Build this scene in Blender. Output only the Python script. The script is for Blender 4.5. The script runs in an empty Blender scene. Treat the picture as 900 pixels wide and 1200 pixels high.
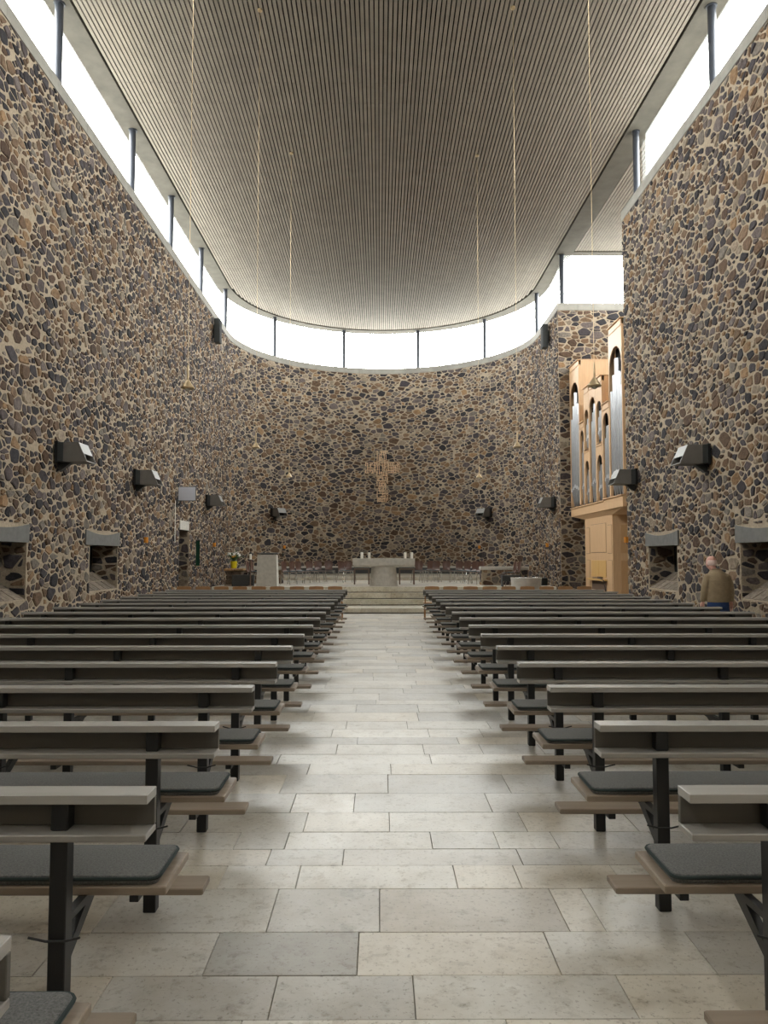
import bpy, bmesh, math, random
from math import sin, cos, pi, radians, sqrt, atan2
from mathutils import Vector, Matrix, Euler, noise as mnoise

# ------------------------------------------------------------------ camera, world, exposure
SC = bpy.context.scene
COL = SC.collection
cam_d = bpy.data.cameras.new('camera')
cam_d.sensor_fit = 'VERTICAL'; cam_d.sensor_height = 36.0; cam_d.lens = 27.0
cam_d.clip_end = 200
cam = bpy.data.objects.new('camera', cam_d); COL.objects.link(cam)
cam.location = (0, 0, 1.65)
cam.rotation_euler = (radians(90) + math.atan(52 / 900), 0, -math.atan(5 / 900))
SC.camera = cam
w = bpy.data.worlds.new('overcast_sky'); SC.world = w; w.use_nodes = True
# even bright overcast sky above the horizon, mid-toned ground below it
wt = w.node_tree
_tc = wt.nodes.new('ShaderNodeTexCoord'); _sx = wt.nodes.new('ShaderNodeSeparateXYZ'); _rp = wt.nodes.new('ShaderNodeValToRGB')
wt.links.new(_tc.outputs['Generated'], _sx.inputs[0]); wt.links.new(_sx.outputs['Z'], _rp.inputs['Fac'])
_rp.color_ramp.elements[0].position = 0.0; _rp.color_ramp.elements[0].color = (0.27, 0.26, 0.235, 1)
_rp.color_ramp.elements[1].position = 0.03; _rp.color_ramp.elements[1].color = (1.0, 0.99, 0.968, 1)
wt.links.new(_rp.outputs['Color'], wt.nodes['Background'].inputs[0])
wt.nodes['Background'].inputs[1].default_value = SKY = 28.0
SC.view_settings.view_transform = 'Standard'
SC.view_settings.look = 'None'
SC.view_settings.gamma = 1.0
SC.view_settings.use_curve_mapping = False
SC.view_settings.exposure = 0.0
try:
    SC.cycles.use_denoising = True
    SC.cycles.max_bounces = 10
    SC.cycles.diffuse_bounces = 6
    SC.cycles.sample_clamp_indirect = 6
except Exception:
    pass
RND = random.Random(7)

# ------------------------------------------------------------------ measures (metres; y runs from the camera to the apse)
XC, HW = 0.13, 6.5                    # nave axis, half width
XL, XR = XC - HW, XC + HW
YA, RA = 31.65, 6.5                   # apse centre and radius
Y0 = -12.6                             # rear wall
NY0, NY1, NX1 = 20.5, 28.1, 11.0      # organ bay
SILL0, SILL1 = 10.80, 11.07
SOFF = 13.0
PLAT = 0.69; PLAT2 = 0.82

# ------------------------------------------------------------------ materials
MATS = {}
def nt(name):
    m = bpy.data.materials.new(name); m.use_nodes = True
    t = m.node_tree; b = t.nodes['Principled BSDF']; MATS[name] = m
    return m, t, b
def setin(b, **k):
    for a, v in k.items():
        a = a.replace('_', ' ')
        if a in b.inputs: b.inputs[a].default_value = v
def ramp(t, stops):
    r = t.nodes.new('ShaderNodeValToRGB'); e = r.color_ramp.elements
    while len(e) < len(stops): e.new(0.5)
    for i, (p, c) in enumerate(stops):
        e[i].position = p; e[i].color = (*c, 1)
    return r
def noise(t, scale, detail=4, rough=0.6, vec=None):
    n = t.nodes.new('ShaderNodeTexNoise'); n.inputs['Scale'].default_value = scale
    n.inputs['Detail'].default_value = detail; n.inputs['Roughness'].default_value = rough
    if vec is not None: t.links.new(vec, n.inputs['Vector'])
    return n
def pos(t):
    return t.nodes.new('ShaderNodeNewGeometry').outputs['Position']
def objco(t, scale=None):
    c = t.nodes.new('ShaderNodeTexCoord').outputs['Object']
    if scale:
        m = t.nodes.new('ShaderNodeMapping'); m.inputs['Scale'].default_value = scale
        t.links.new(c, m.inputs['Vector']); return m.outputs['Vector']
    return c
def bump(t, b, h, strength, dist=0.01):
    bp = t.nodes.new('ShaderNodeBump'); bp.inputs['Strength'].default_value = strength
    bp.inputs['Distance'].default_value = dist
    t.links.new(h, bp.inputs['Height']); t.links.new(bp.outputs['Normal'], b.inputs['Normal'])
def simple(name, c, rough=0.6, metal=0.0, var=0.12, scale=6.0, bmp=0.0, bscale=60.0, stretch=None, spec=0.5):
    m, t, b = nt(name)
    v = objco(t, stretch)
    n = noise(t, scale, 5, 0.6, v)
    r = ramp(t, [(0.25, tuple(x * (1 - var) for x in c)), (0.75, tuple(min(1, x * (1 + var)) for x in c))])
    t.links.new(n.outputs['Fac'], r.inputs['Fac']); t.links.new(r.outputs['Color'], b.inputs['Base Color'])
    setin(b, Roughness=rough, Metallic=metal, Specular_IOR_Level=spec)
    if bmp > 0:
        n2 = noise(t, bscale, 4, 0.6, v); bump(t, b, n2.outputs['Fac'], bmp, 0.004)
    return m
def tinted(name, rough, var, scale, bmp, bscale, bdist=0.01, spec=0.4, spots=None, rvar=0.0):
    """colour comes from the piece's own 'tint' attribute, broken up by noise"""
    m, t, b = nt(name)
    a = t.nodes.new('ShaderNodeAttribute'); a.attribute_name = 'tint'
    p = pos(t)
    n = noise(t, scale, 6, 0.65, p)
    r = ramp(t, [(0.28, (1 - var,) * 3), (0.72, (1 + var,) * 3)])
    t.links.new(n.outputs['Fac'], r.inputs['Fac'])
    mx = t.nodes.new('ShaderNodeMix'); mx.data_type = 'RGBA'; mx.blend_type = 'MULTIPLY'; mx.inputs[0].default_value = 1
    mx.clamp_result = False
    t.links.new(a.outputs['Color'], mx.inputs[6]); t.links.new(r.outputs['Color'], mx.inputs[7])
    last = mx.outputs[2]
    if spots:
        for sc, lo, hi, col in spots:
            n3 = noise(t, sc, 5, 0.7, p)
            r3 = ramp(t, [(lo, col), (hi, (1, 1, 1))])
            t.links.new(n3.outputs['Fac'], r3.inputs['Fac'])
            m3 = t.nodes.new('ShaderNodeMix'); m3.data_type = 'RGBA'; m3.blend_type = 'MULTIPLY'; m3.inputs[0].default_value = 1
            t.links.new(last, m3.inputs[6]); t.links.new(r3.outputs['Color'], m3.inputs[7]); last = m3.outputs[2]
    t.links.new(last, b.inputs['Base Color'])
    setin(b, Roughness=rough, Specular_IOR_Level=spec)
    if rvar:
        n4 = noise(t, 1.7, 4, 0.6, p); mr = t.nodes.new('ShaderNodeMapRange')
        mr.inputs['To Min'].default_value = rough - rvar; mr.inputs['To Max'].default_value = rough + rvar
        t.links.new(n4.outputs['Fac'], mr.inputs['Value']); t.links.new(mr.outputs['Result'], b.inputs['Roughness'])
    n2 = noise(t, bscale, 5, 0.65, p); bump(t, b, n2.outputs['Fac'], bmp, bdist)
    return m

# masonry
m, t, b = nt('mortar')
p = pos(t)
n1 = noise(t, 0.9, 6, 0.7, p); n2 = noise(t, 22, 5, 0.7, p)
r1 = ramp(t, [(0.3, (0.305, 0.250, 0.182)), (0.7, (0.415, 0.345, 0.258))])
t.links.new(n1.outputs['Fac'], r1.inputs['Fac'])
r2 = ramp(t, [(0.3, (0.72, 0.72, 0.72)), (0.7, (1.12, 1.12, 1.12))]); t.links.new(n2.outputs['Fac'], r2.inputs['Fac'])
mx = t.nodes.new('ShaderNodeMix'); mx.data_type = 'RGBA'; mx.blend_type = 'MULTIPLY'; mx.inputs[0].default_value = 1
t.links.new(r1.outputs['Color'], mx.inputs[6]); t.links.new(r2.outputs['Color'], mx.inputs[7])
t.links.new(mx.outputs[2], b.inputs['Base Color']); setin(b, Roughness=0.95, Specular_IOR_Level=0.15)
bump(t, b, n2.outputs['Fac'], 0.8, 0.02)
tinted('rubble', 0.85, 0.46, 13, 0.9, 30, 0.02, 0.2)
# floor slabs: honed shell limestone with pits and stains
tinted('limestone', 0.33, 0.10, 2.2, 0.12, 70, 0.003, 0.45,
       spots=[(46, 0.36, 0.43, (0.62, 0.60, 0.57)), (1.5, 0.32, 0.55, (0.80, 0.76, 0.70)), (11, 0.34, 0.45, (0.76, 0.73, 0.69)), (5, 0.34, 0.42, (0.80, 0.79, 0.77))], rvar=0.07)
tinted('concrete_cap', 0.8, 0.16, 3.0, 0.3, 50, 0.004, 0.3)
simple('floor_joint', (0.17, 0.155, 0.13), 0.9)
simple('concrete', (0.088, 0.080, 0.065), 0.85, var=0.25, scale=2.2, bmp=0.25)
simple('concrete_pale', (0.47, 0.45, 0.41), 0.8, var=0.16, scale=9, bmp=0.3)
simple('concrete_grey', (0.125, 0.124, 0.115), 0.8, var=0.18, scale=8, bmp=0.3)
tinted('ceiling_wood', 0.6, 0.13, 2.0, 0.05, 40, 0.002, 0.3)
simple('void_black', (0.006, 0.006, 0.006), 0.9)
simple('steel_dark', (0.035, 0.040, 0.052), 0.42, 0.2, var=0.1, bmp=0.02)
simple('black_steel', (0.012, 0.013, 0.014), 0.45, 0.0, var=0.15)
m, t, b = nt('frosted_glass')
t.nodes.remove(b); _o = t.nodes['Material Output']
_tr = t.nodes.new('ShaderNodeBsdfTransparent'); _tr.inputs[0].default_value = (0.955, 0.965, 0.96, 1)
_gl = t.nodes.new('ShaderNodeBsdfGlossy'); _gl.inputs['Roughness'].default_value = 0.08
_fr = t.nodes.new('ShaderNodeLayerWeight'); _fr.inputs[0].default_value = 0.2
_ms = t.nodes.new('ShaderNodeMath'); _ms.operation = 'MULTIPLY'; _ms.inputs[1].default_value = 0.35
t.links.new(_fr.outputs['Fresnel'], _ms.inputs[0])
_mix = t.nodes.new('ShaderNodeMixShader'); t.links.new(_ms.outputs[0], _mix.inputs[0])
_tl = t.nodes.new('ShaderNodeBsdfTranslucent'); _tl.inputs[0].default_value = (0.9, 0.95, 0.95, 1)
_mt = t.nodes.new('ShaderNodeMixShader'); _mt.inputs[0].default_value = 0.12
t.links.new(_tr.outputs[0], _mt.inputs[1]); t.links.new(_tl.outputs[0], _mt.inputs[2])
t.links.new(_mt.outputs[0], _mix.inputs[1]); t.links.new(_gl.outputs[0], _mix.inputs[2]); t.links.new(_mix.outputs[0], _o.inputs[0])
# pews
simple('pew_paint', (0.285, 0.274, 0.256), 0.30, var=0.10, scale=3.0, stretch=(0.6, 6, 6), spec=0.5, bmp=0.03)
simple('pew_paint_lit', (0.36, 0.352, 0.335), 0.27, var=0.07, scale=3.0, stretch=(0.6, 6, 6), spec=0.55, bmp=0.02)  # lighter copy of the pew paint: reflected light on the tops put into colour
simple('pew_paint_shaded', (0.100, 0.094, 0.083), 0.5, var=0.10, scale=3.0, stretch=(0.6, 6, 6))  # darkened copy of the paint: shade inside the book shelf put into the colour
simple('pew_wood', (0.275, 0.222, 0.172), 0.45, var=0.16, scale=4.0, stretch=(0.6, 8, 8), bmp=0.05)
m, t, b = nt('felt')
v = objco(t); n = noise(t, 140, 3, 0.7, v); r = ramp(t, [(0.3, (0.070, 0.074, 0.074)), (0.7, (0.185, 0.188, 0.186))])
t.links.new(n.outputs['Fac'], r.inputs['Fac']); t.links.new(r.outputs['Color'], b.inputs['Base Color'])
setin(b, Roughness=0.95, Specular_IOR_Level=0.1, Sheen_Weight=0.15); bump(t, b, n.outputs['Fac'], 0.5, 0.003)
simple('piping_green', (0.016, 0.030, 0.030), 0.8)
# joinery
simple('oak', (0.47, 0.285, 0.138), 0.5, var=0.13, scale=3.0, stretch=(8, 8, 0.7), bmp=0.04)
simple('oak_pale', (0.56, 0.365, 0.205), 0.5, var=0.10, scale=3.0, stretch=(8, 8, 0.7), bmp=0.04)
simple('oak_door', (0.58, 0.36, 0.13), 0.5, var=0.10, scale=3.0, stretch=(8, 8, 0.7))
simple('chair_oak', (0.36, 0.195, 0.085), 0.45, var=0.15, scale=6.0)
simple('pipe_tin', (0.40, 0.415, 0.44), 0.30, 0.75, var=0.08)
simple('pipe_lip', (0.80, 0.82, 0.84), 0.35, 0.6, var=0.04)
simple('shell_brown', (0.085, 0.040, 0.028), 0.35, var=0.2)
simple('chrome', (0.62, 0.62, 0.60), 0.22, 0.9, var=0.05)
simple('pad_teal', (0.03, 0.075, 0.085), 0.9)
simple('lamp_grey', (0.150, 0.142, 0.128), 0.5, 0.15, var=0.12)
simple('lamp_front', (0.235, 0.235, 0.225), 0.5, 0.1, var=0.06)
simple('lamp_dark', (0.032, 0.037, 0.038), 0.5, 0.0)
simple('screen_face', (0.55, 0.58, 0.67), 0.35, var=0.02)
simple('candle_wax', (0.82, 0.80, 0.74), 0.5, var=0.03)
simple('amber_glass', (0.62, 0.24, 0.035), 0.25, var=0.2)
simple('brass', (0.56, 0.43, 0.26), 0.35, 0.5, var=0.08)
simple('cross_gold', (0.86, 0.60, 0.38), 0.4, 0.25, var=0.12)
simple('banner_green', (0.004, 0.045, 0.022), 0.9)
simple('dark_seat', (0.045, 0.046, 0.045), 0.7)
simple('brown_wood', (0.13, 0.085, 0.06), 0.5)
simple('vase_yellow', (0.62, 0.50, 0.015), 0.25, var=0.08)
simple('petal_white', (0.85, 0.84, 0.80), 0.7, var=0.04)
simple('petal_yellow', (0.70, 0.40, 0.06), 0.7)
simple('leaf_green', (0.055, 0.115, 0.045), 0.7, var=0.3, scale=12)
simple('jacket_tan', (0.265, 0.200, 0.122), 0.85, var=0.16, scale=14, bmp=0.25, bscale=40)
simple('jeans', (0.018, 0.045, 0.14), 0.9, var=0.15)
simple('skin', (0.56, 0.30, 0.235), 0.55, var=0.1, scale=25)
simple('grey_hair', (0.60, 0.45, 0.40), 0.8, var=0.12, scale=60)
simple('shoe_brown', (0.03, 0.022, 0.018), 0.6)
simple('bag_navy', (0.03, 0.035, 0.055), 0.8)
M = MATS

# ------------------------------------------------------------------ mesh helpers
class MB:
    def __init__(s): s.v = []; s.f = []; s.c = []
    def add(s, vs, fs, col=None):
        o = len(s.v); s.v.extend(vs); s.f.extend([tuple(i + o for i in f) for f in fs])
        if col is not None: s.c.extend([col] * len(vs))
        return s
    def box(s, x0, x1, y0, y1, z0, z1, col=None, rot=None):
        vs = [(x, y, z) for z in (z0, z1) for y in (y0, y1) for x in (x0, x1)]
        if rot:
            c, M_ = rot; c = Vector(c); vs = [tuple(M_ @ (Vector(q) - c) + c) for q in vs]
        return s.add(vs, [(0, 2, 3, 1), (4, 5, 7, 6), (0, 1, 5, 4), (2, 6, 7, 3), (0, 4, 6, 2), (1, 3, 7, 5)], col)
    def bbox(s, x0, x1, y0, y1, z0, z1, bv=0.004, col=None):
        """box with chamfered edges: loft of rounded rings along z"""
        def ring(i, z):
            a0, a1, b0, b1 = x0 + i, x1 - i, y0 + i, y1 - i
            return [(a0 + bv, b0, z), (a1 - bv, b0, z), (a1, b0 + bv, z), (a1, b1 - bv, z), (a1 - bv, b1, z), (a0 + bv, b1, z), (a0, b1 - bv, z), (a0, b0 + bv, z)]
        return s.loft([ring(bv, z0), ring(0, z0 + bv), ring(0, z1 - bv), ring(bv, z1)], col=col)
    def loft(s, rings, cap=True, col=None, closed=True):
        n = len(rings[0]); vs = [tuple(p) for r in rings for p in r]; fs = []
        for k in range(len(rings) - 1):
            for i in range(n if closed else n - 1):
                j = (i + 1) % n
                fs.append((k * n + i, k * n + j, (k + 1) * n + j, (k + 1) * n + i))
        if cap:
            fs.append(tuple(range(n - 1, -1, -1))); fs.append(tuple((len(rings) - 1) * n + i for i in range(n)))
        return s.add(vs, fs, col)
    def lathe(s, prof, c=(0, 0, 0), n=16, col=None):
        return s.loft([[(c[0] + r * cos(2 * pi * i / n), c[1] + r * sin(2 * pi * i / n), c[2] + z) for i in range(n)] for r, z in prof], col=col)
    def tube(s, pts, r, n=8, col=None):
        pts = [Vector(p) for p in pts]; rings = []
        rs = r if isinstance(r, (list, tuple)) else [r] * len(pts)
        up = None
        for i, p in enumerate(pts):
            d = (pts[min(i + 1, len(pts) - 1)] - pts[max(i - 1, 0)]).normalized()
            if up is None: up = Vector((0, 0, 1)) if abs(d.z) < 0.9 else Vector((1, 0, 0))
            a = d.cross(up).normalized(); b_ = a.cross(d).normalized(); up = b_
            rings.append([tuple(p + rs[i] * (cos(2 * pi * k / n) * a + sin(2 * pi * k / n) * b_)) for k in range(n)])
        return s.loft(rings, col=col)
    def prism(s, poly, axis, a0, a1, col=None):
        """poly: 2-D outline; axis x: (y,z), axis y: (x,z), axis z: (x,y)"""
        def P(q, a):
            return (a, q[0], q[1]) if axis == 'x' else (q[0], a, q[1]) if axis == 'y' else (q[0], q[1], a)
        return s.loft([[P(q, a0) for q in poly], [P(q, a1) for q in poly]], col=col)
    def mesh(s, name, mat, smooth=False):
        me = bpy.data.meshes.new(name); me.from_pydata(s.v, [], s.f); me.materials.append(mat)
        if s.c:
            at = me.attributes.new('tint', 'FLOAT_COLOR', 'POINT'); flat = []
            for c in s.c: flat.extend((c[0], c[1], c[2], 1.0))
            at.data.foreach_set('color', flat)
        bm = bmesh.new(); bm.from_mesh(me); bmesh.ops.recalc_face_normals(bm, faces=bm.faces); bm.to_mesh(me); bm.free()
        if smooth:
            me.polygons.foreach_set('use_smooth', [True] * len(me.polygons))
            try: me.set_sharp_from_angle(angle=radians(38))
            except Exception: pass
        return me
    def build(s, name, mat, parent=None, smooth=False, loc=None, kind=None):
        return link(name, s.mesh(name, mat, smooth), parent, loc, kind)
def link(name, me, parent=None, loc=None, kind=None):
    o = bpy.data.objects.new(name, me); COL.objects.link(o)
    if parent is not None: o.parent = parent
    if loc is not None: o.location = loc
    if kind: o['kind'] = kind
    return o
def tag(o, label, cat, group=None):
    o['label'] = label; o['category'] = cat
    if group: o['group'] = group
    return o
def thing(name, label, cat, loc=(0, 0, 0), rz=0.0, group=None):
    o = bpy.data.objects.new(name, None); COL.objects.link(o); o.empty_display_size = 0.1
    o.location = loc; o.rotation_euler = (0, 0, rz)
    return tag(o, label, cat, group)
def copy_tree(o, parent=None):
    c = o.copy(); COL.objects.link(c); c.parent = parent
    for ch in o.children: copy_tree(ch, c)
    return c
def dup(root, loc, rz=None, label=None):
    c = copy_tree(root); c.location = loc
    if rz is not None: c.rotation_euler = (0, 0, rz)
    if label: c['label'] = label
    return c
ORD = ['zeroth', 'first', 'second', 'third', 'fourth', 'fifth', 'sixth', 'seventh', 'eighth', 'ninth', 'tenth', 'eleventh',
       'twelfth', 'thirteenth', 'fourteenth', 'fifteenth', 'sixteenth', 'seventeenth']
CAMP = Vector((0, 0, 1.65))
PITCH, YAW = math.atan(52 / 900), math.atan(5 / 900)
def project(p):
    x, y, z = p[0], p[1], p[2] - 1.65
    x, y = x * cos(YAW) - y * sin(YAW), x * sin(YAW) + y * cos(YAW)
    y, z = y * cos(PITCH) + z * sin(PITCH), -y * sin(PITCH) + z * cos(PITCH)
    if y < 0.1: return None
    return 450 + 900 * x / y, 600 - 900 * z / y, y

# ------------------------------------------------------------------ rubble masonry: a power diagram of uneven stones
STONE_TINTS = [((0.029, 0.027, 0.030), 5), ((0.046, 0.040, 0.044), 6), ((0.074, 0.060, 0.060), 5), ((0.112, 0.092, 0.085), 3),
               ((0.075, 0.047, 0.032), 4), ((0.110, 0.070, 0.044), 5), ((0.155, 0.102, 0.064), 4), ((0.20, 0.125, 0.068), 2),
               ((0.215, 0.172, 0.128), 2), ((0.145, 0.125, 0.105), 3)]
TINTS = [c for c, k in STONE_TINTS for _ in range(k)]
def clip(poly, nx, ny, d):
    out = []; n = len(poly)
    for i in range(n):
        a = poly[i]; b_ = poly[(i + 1) % n]
        da = a[0] * nx + a[1] * ny - d; db = b_[0] * nx + b_[1] * ny - d
        if da <= 0: out.append(a)
        if (da < 0 < db) or (db < 0 < da):
            k = da / (da - db); out.append((a[0] + (b_[0] - a[0]) * k, a[1] + (b_[1] - a[1]) * k))
    return out
def rubble(s0, s1, z0, z1, holes, seed, asp=1.5, radii=None, gap=(0.008, 0.021), warp=True):
    """stone outlines (lists of (s, z)) on the strip s0..s1 x z0..z1, keeping clear of the holes"""
    R = random.Random(seed); G = 0.3; grid = {}; pts = []
    A = (s1 - s0) / asp * (z1 - z0)
    radii = radii or [(0.128, 0.7), (0.102, 3.2), (0.080, 11), (0.061, 26), (0.044, 50), (0.032, 60)]
    for r0, dens in radii:
        for _ in range(int(A * dens)):
            r = r0 * R.uniform(0.88, 1.12)
            u = R.uniform(s0 / asp, s1 / asp); z = R.uniform(z0, z1); gi, gj = int(u // G), int(z // G); ok = True
            for a in (gi - 1, gi, gi + 1):
                for b_ in (gj - 1, gj, gj + 1):
                    for k in grid.get((a, b_), ()):
                        q = pts[k]
                        if (q[0] - u) ** 2 + (q[1] - z) ** 2 < (0.90 * (q[2] + r)) ** 2: ok = False; break
                    if not ok: break
                if not ok: break
            if ok:
                grid.setdefault((gi, gj), []).append(len(pts)); pts.append((u, z, r))
    out = []
    for i, (u, z, r) in enumerate(pts):
        nb = []
        gi, gj = int(u // G), int(z // G)
        for a in (gi - 1, gi, gi + 1):
            for b_ in (gj - 1, gj, gj + 1):
                for k in grid.get((a, b_), ()):
                    if k != i:
                        q = pts[k]; nb.append(((q[0] - u) ** 2 + (q[1] - z) ** 2, q))
        nb.sort(key=lambda e: e[0])
        L = min(0.27, r * 1.7)
        poly = [(u + L * cos(pi / 8 + k * pi / 4), z + L * sin(pi / 8 + k * pi / 4)) for k in range(8)]
        g = R.uniform(*gap)
        for d2, q in nb[:18]:
            d = sqrt(d2); nx, ny = (q[0] - u) / d, (q[1] - z) / d
            h = (d2 + r * r - q[2] ** 2) / (2 * d) - g
            poly = clip(poly, nx, ny, nx * u + ny * z + h)
            if len(poly) < 3: break
        if len(poly) < 3: continue
        poly = clip(poly, -1, 0, -s0 / asp - 0.006); poly = clip(poly, 1, 0, s1 / asp - 0.006)
        poly = clip(poly, 0, -1, -z0 - 0.006); poly = clip(poly, 0, 1, z1 - 0.006)
        if len(poly) < 3: continue
        poly = [(a * asp, b_) for a, b_ in poly]
        for (h0, h1, k0, k1) in holes:
            if len(poly) < 3: break
            a0, a1 = min(q[0] for q in poly), max(q[0] for q in poly); b0, b1 = min(q[1] for q in poly), max(q[1] for q in poly)
            if a1 <= h0 or a0 >= h1 or b1 <= k0 or b0 >= k1: continue
            ops = [(h0 - a0, (1, 0, h0 - 0.01)), (a1 - h1, (-1, 0, -h1 - 0.01)), (k0 - b0, (0, 1, k0 - 0.01)), (b1 - k1, (0, -1, -k1 - 0.01))]
            best = max(ops, key=lambda o: o[0])
            poly = clip(poly, *best[1]) if best[0] > 0.02 else []
        if len(poly) < 3: continue
        # knock the corners off, drop slivers
        ch = []
        n = len(poly)
        for k in range(n):
            a, b_ = poly[k], poly[(k + 1) % n]; t_ = R.uniform(0.05, 0.22); t2 = 1 - R.uniform(0.05, 0.22)
            for tt in (t_, t2):
                q = (a[0] + (b_[0] - a[0]) * tt + R.uniform(-.008, .008), a[1] + (b_[1] - a[1]) * tt + R.uniform(-.008, .008))
                if not ch or (q[0] - ch[-1][0]) ** 2 + (q[1] - ch[-1][1]) ** 2 > 0.016 ** 2: ch.append(q)
        if len(ch) > 2 and (ch[0][0] - ch[-1][0]) ** 2 + (ch[0][1] - ch[-1][1]) ** 2 < 0.016 ** 2: ch.pop()
        if len(ch) < 4: continue
        def wp(q):
            n_ = mnoise.noise_vector(Vector((q[0] * 3.1, q[1] * 3.7, seed))); m_ = mnoise.noise_vector(Vector((q[0] * 9, q[1] * 9, seed + 5)))
            return (min(s1 - .004, max(s0 + .004, q[0] + n_.x * .07 + m_.x * .016)), min(z1 - .004, max(z0 + .004, q[1] + n_.y * .055 + m_.y * .014)))
        if warp: ch = [wp(q) for q in ch]
        ar = abs(sum(ch[k][0] * ch[(k + 1) % len(ch)][1] - ch[(k + 1) % len(ch)][0] * ch[k][1] for k in range(len(ch)))) / 2
        if ar < 0.0018: continue
        if warp:
            for (h0, h1, k0, k1) in holes:
                ch = [(h0 - .008 if h0 < q[0] < h1 and k0 < q[1] < k1 and q[0] - h0 == min(q[0] - h0, h1 - q[0], q[1] - k0, k1 - q[1]) else h1 + .008 if h0 < q[0] < h1 and k0 < q[1] < k1 and h1 - q[0] == min(q[0] - h0, h1 - q[0], q[1] - k0, k1 - q[1]) else q[0],
                       k0 - .008 if h0 < q[0] < h1 and k0 < q[1] < k1 and q[1] - k0 == min(q[0] - h0, h1 - q[0], q[1] - k0, k1 - q[1]) else k1 + .008 if h0 < q[0] < h1 and k0 < q[1] < k1 and k1 - q[1] == min(q[0] - h0, h1 - q[0], q[1] - k0, k1 - q[1]) else q[1]) for q in ch]
        col = R.choice(TINTS); v = R.uniform(0.8, 1.25)
        out.append((ch, tuple(x * v for x in col), R.uniform(0.008, 0.030), R.uniform(-0.07, 0.07), R.uniform(-0.07, 0.07), ar))
    return out
def stone_geo(st, frame):
    """verts and faces of one stone; frame(s, z, d) -> world point, d metres proud of the mortar"""
    ch, col, h, ta, tb, ar = st
    n = len(ch); cx = sum(q[0] for q in ch) / n; cz = sum(q[1] for q in ch) / n
    vs = []
    for q in ch: vs.append(frame(q[0], q[1], -0.01))
    for q in ch:
        vs.append(frame(cx + (q[0] - cx) * 0.97, cz + (q[1] - cz) * 0.97, h * 0.55))
    for q in ch:
        x, z = cx + (q[0] - cx) * 0.80, cz + (q[1] - cz) * 0.80
        vs.append(frame(x, z, max(0.004, h + ta * (x - cx) + tb * (z - cz))))
    fs = []
    for k in (0, 1):
        for i in range(n):
            j = (i + 1) % n; fs.append((k * n + i, k * n + j, (k + 1) * n + j, (k + 1) * n + i))
    fs.append(tuple(2 * n + i for i in range(n)))
    return vs, fs, col
def lay_stones(sts, frame, parent, singles=300):
    """the stones that show largest become objects of their own, the rest one joined part"""
    score = []
    for k, st in enumerate(sts):
        ch = st[0]; pr = [project(frame(q[0], q[1], 0)) for q in ch]
        if any(p_ is None for p_ in pr): score.append((0, k)); continue
        ar = abs(sum(pr[i][0] * pr[(i + 1) % len(pr)][1] - pr[(i + 1) % len(pr)][0] * pr[i][1] for i in range(len(pr)))) / 2
        mx_, my_ = sum(p_[0] for p_ in pr) / len(pr), sum(p_[1] for p_ in pr) / len(pr)
        if not (-10 < mx_ < 910 and -10 < my_ < 1210): ar = 0
        score.append((ar, k))
    score.sort(reverse=True); top = set(k for a, k in score[:singles] if a > 12)
    rest = MB()
    for k, st in enumerate(sts):
        vs, fs, col = stone_geo(st, frame)
        if k in top:
            c = Vector((0, 0, 0))
            for q in vs: c += Vector(q)
            c /= len(vs)
            mb = MB(); mb.add([tuple(Vector(q) - c) for q in vs], fs, col); mb.build('stone', M['rubble'], parent, loc=c)
        else:
            rest.add(vs, fs, col)
    if rest.v: rest.build('rubble_stones', M['rubble'], parent, kind='stuff')

# ------------------------------------------------------------------ the setting
def struct(name, mb, mat, label=None, smooth=False):
    o = mb.build(name, mat, smooth=smooth, kind='structure')
    if label: o['label'] = label
    return o
WIN_L = [(12.05, 13.90), (16.92, 18.74)]
WIN_R = [(12.25, 14.10), (17.10, 18.92)]
WZ0, WZ1, LZ1 = 0.85, 1.90, 2.23
DOOR = (24.42, 25.74, 2.50, 2.80)
def wall_boxes(mb, xa, xb, y0, y1, wins, door=None):
    """a straight wall slab with its openings left free"""
    cuts = sorted([(a, b_, WZ0, WZ1) for a, b_ in wins] + ([(door[0], door[1], 0, door[2])] if door else []))
    y = y0
    for a, b_, z0, z1 in cuts:
        mb.box(xa, xb, y, a, 0, SILL0)
        if z0 > 0: mb.box(xa, xb, a, b_, 0, z0)
        mb.box(xa, xb, a, b_, z1, SILL0); y = b_
    mb.box(xa, xb, y, y1, 0, SILL0)
mb = MB(); wall_boxes(mb, XL - 0.75, XL, Y0, YA, WIN_L, DOOR)
wall_left = struct('wall_left', mb, M['mortar'], 'long rubble stone wall with wide pale mortar joints, side without the organ')
mb = MB(); wall_boxes(mb, XR, XR + 0.75, Y0, NY0, WIN_R)
wall_right = struct('wall_right', mb, M['mortar'], 'rubble stone nave wall that ends at the organ bay')
NA = 72
mb = MB()
ring = []
for k in range(NA + 1):
    a = pi * k / NA
    ring.append([(XC + r * cos(a), YA + r * sin(a), z) for r, z in ((RA, 0), (RA, SILL0), (RA + 0.75, SILL0), (RA + 0.75, 0))])
mb.loft(ring); wall_apse = struct('wall_apse', mb, M['mortar'], 'curved rubble stone apse wall behind the altar')
mb = MB(); mb.box(XR, NX1 + 0.5, NY1, NY1 + 0.7, 0, SILL0); mb.box(XR, XR + 0.75, NY1 + 0.7, YA, 0, SILL0)
wall_niche = struct('wall_organ_bay', mb, M['mortar'], 'rubble stone end wall of the organ bay')
mb = MB(); mb.box(NX1, NX1 + 0.5, NY0 - 0.5, NY1, 0, SILL0); mb.box(XR + 0.75, NX1, NY0 - 0.5, NY0, 0, SILL0)
struct('wall_organ_side', mb, M['mortar'], 'outer walls of the organ bay')
mb = MB(); mb.box(XL - 0.75, XR + 0.75, Y0 - 0.5, Y0, 0, SOFF)
struct('wall_back', mb, M['mortar'], 'rear wall of the nave')

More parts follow.
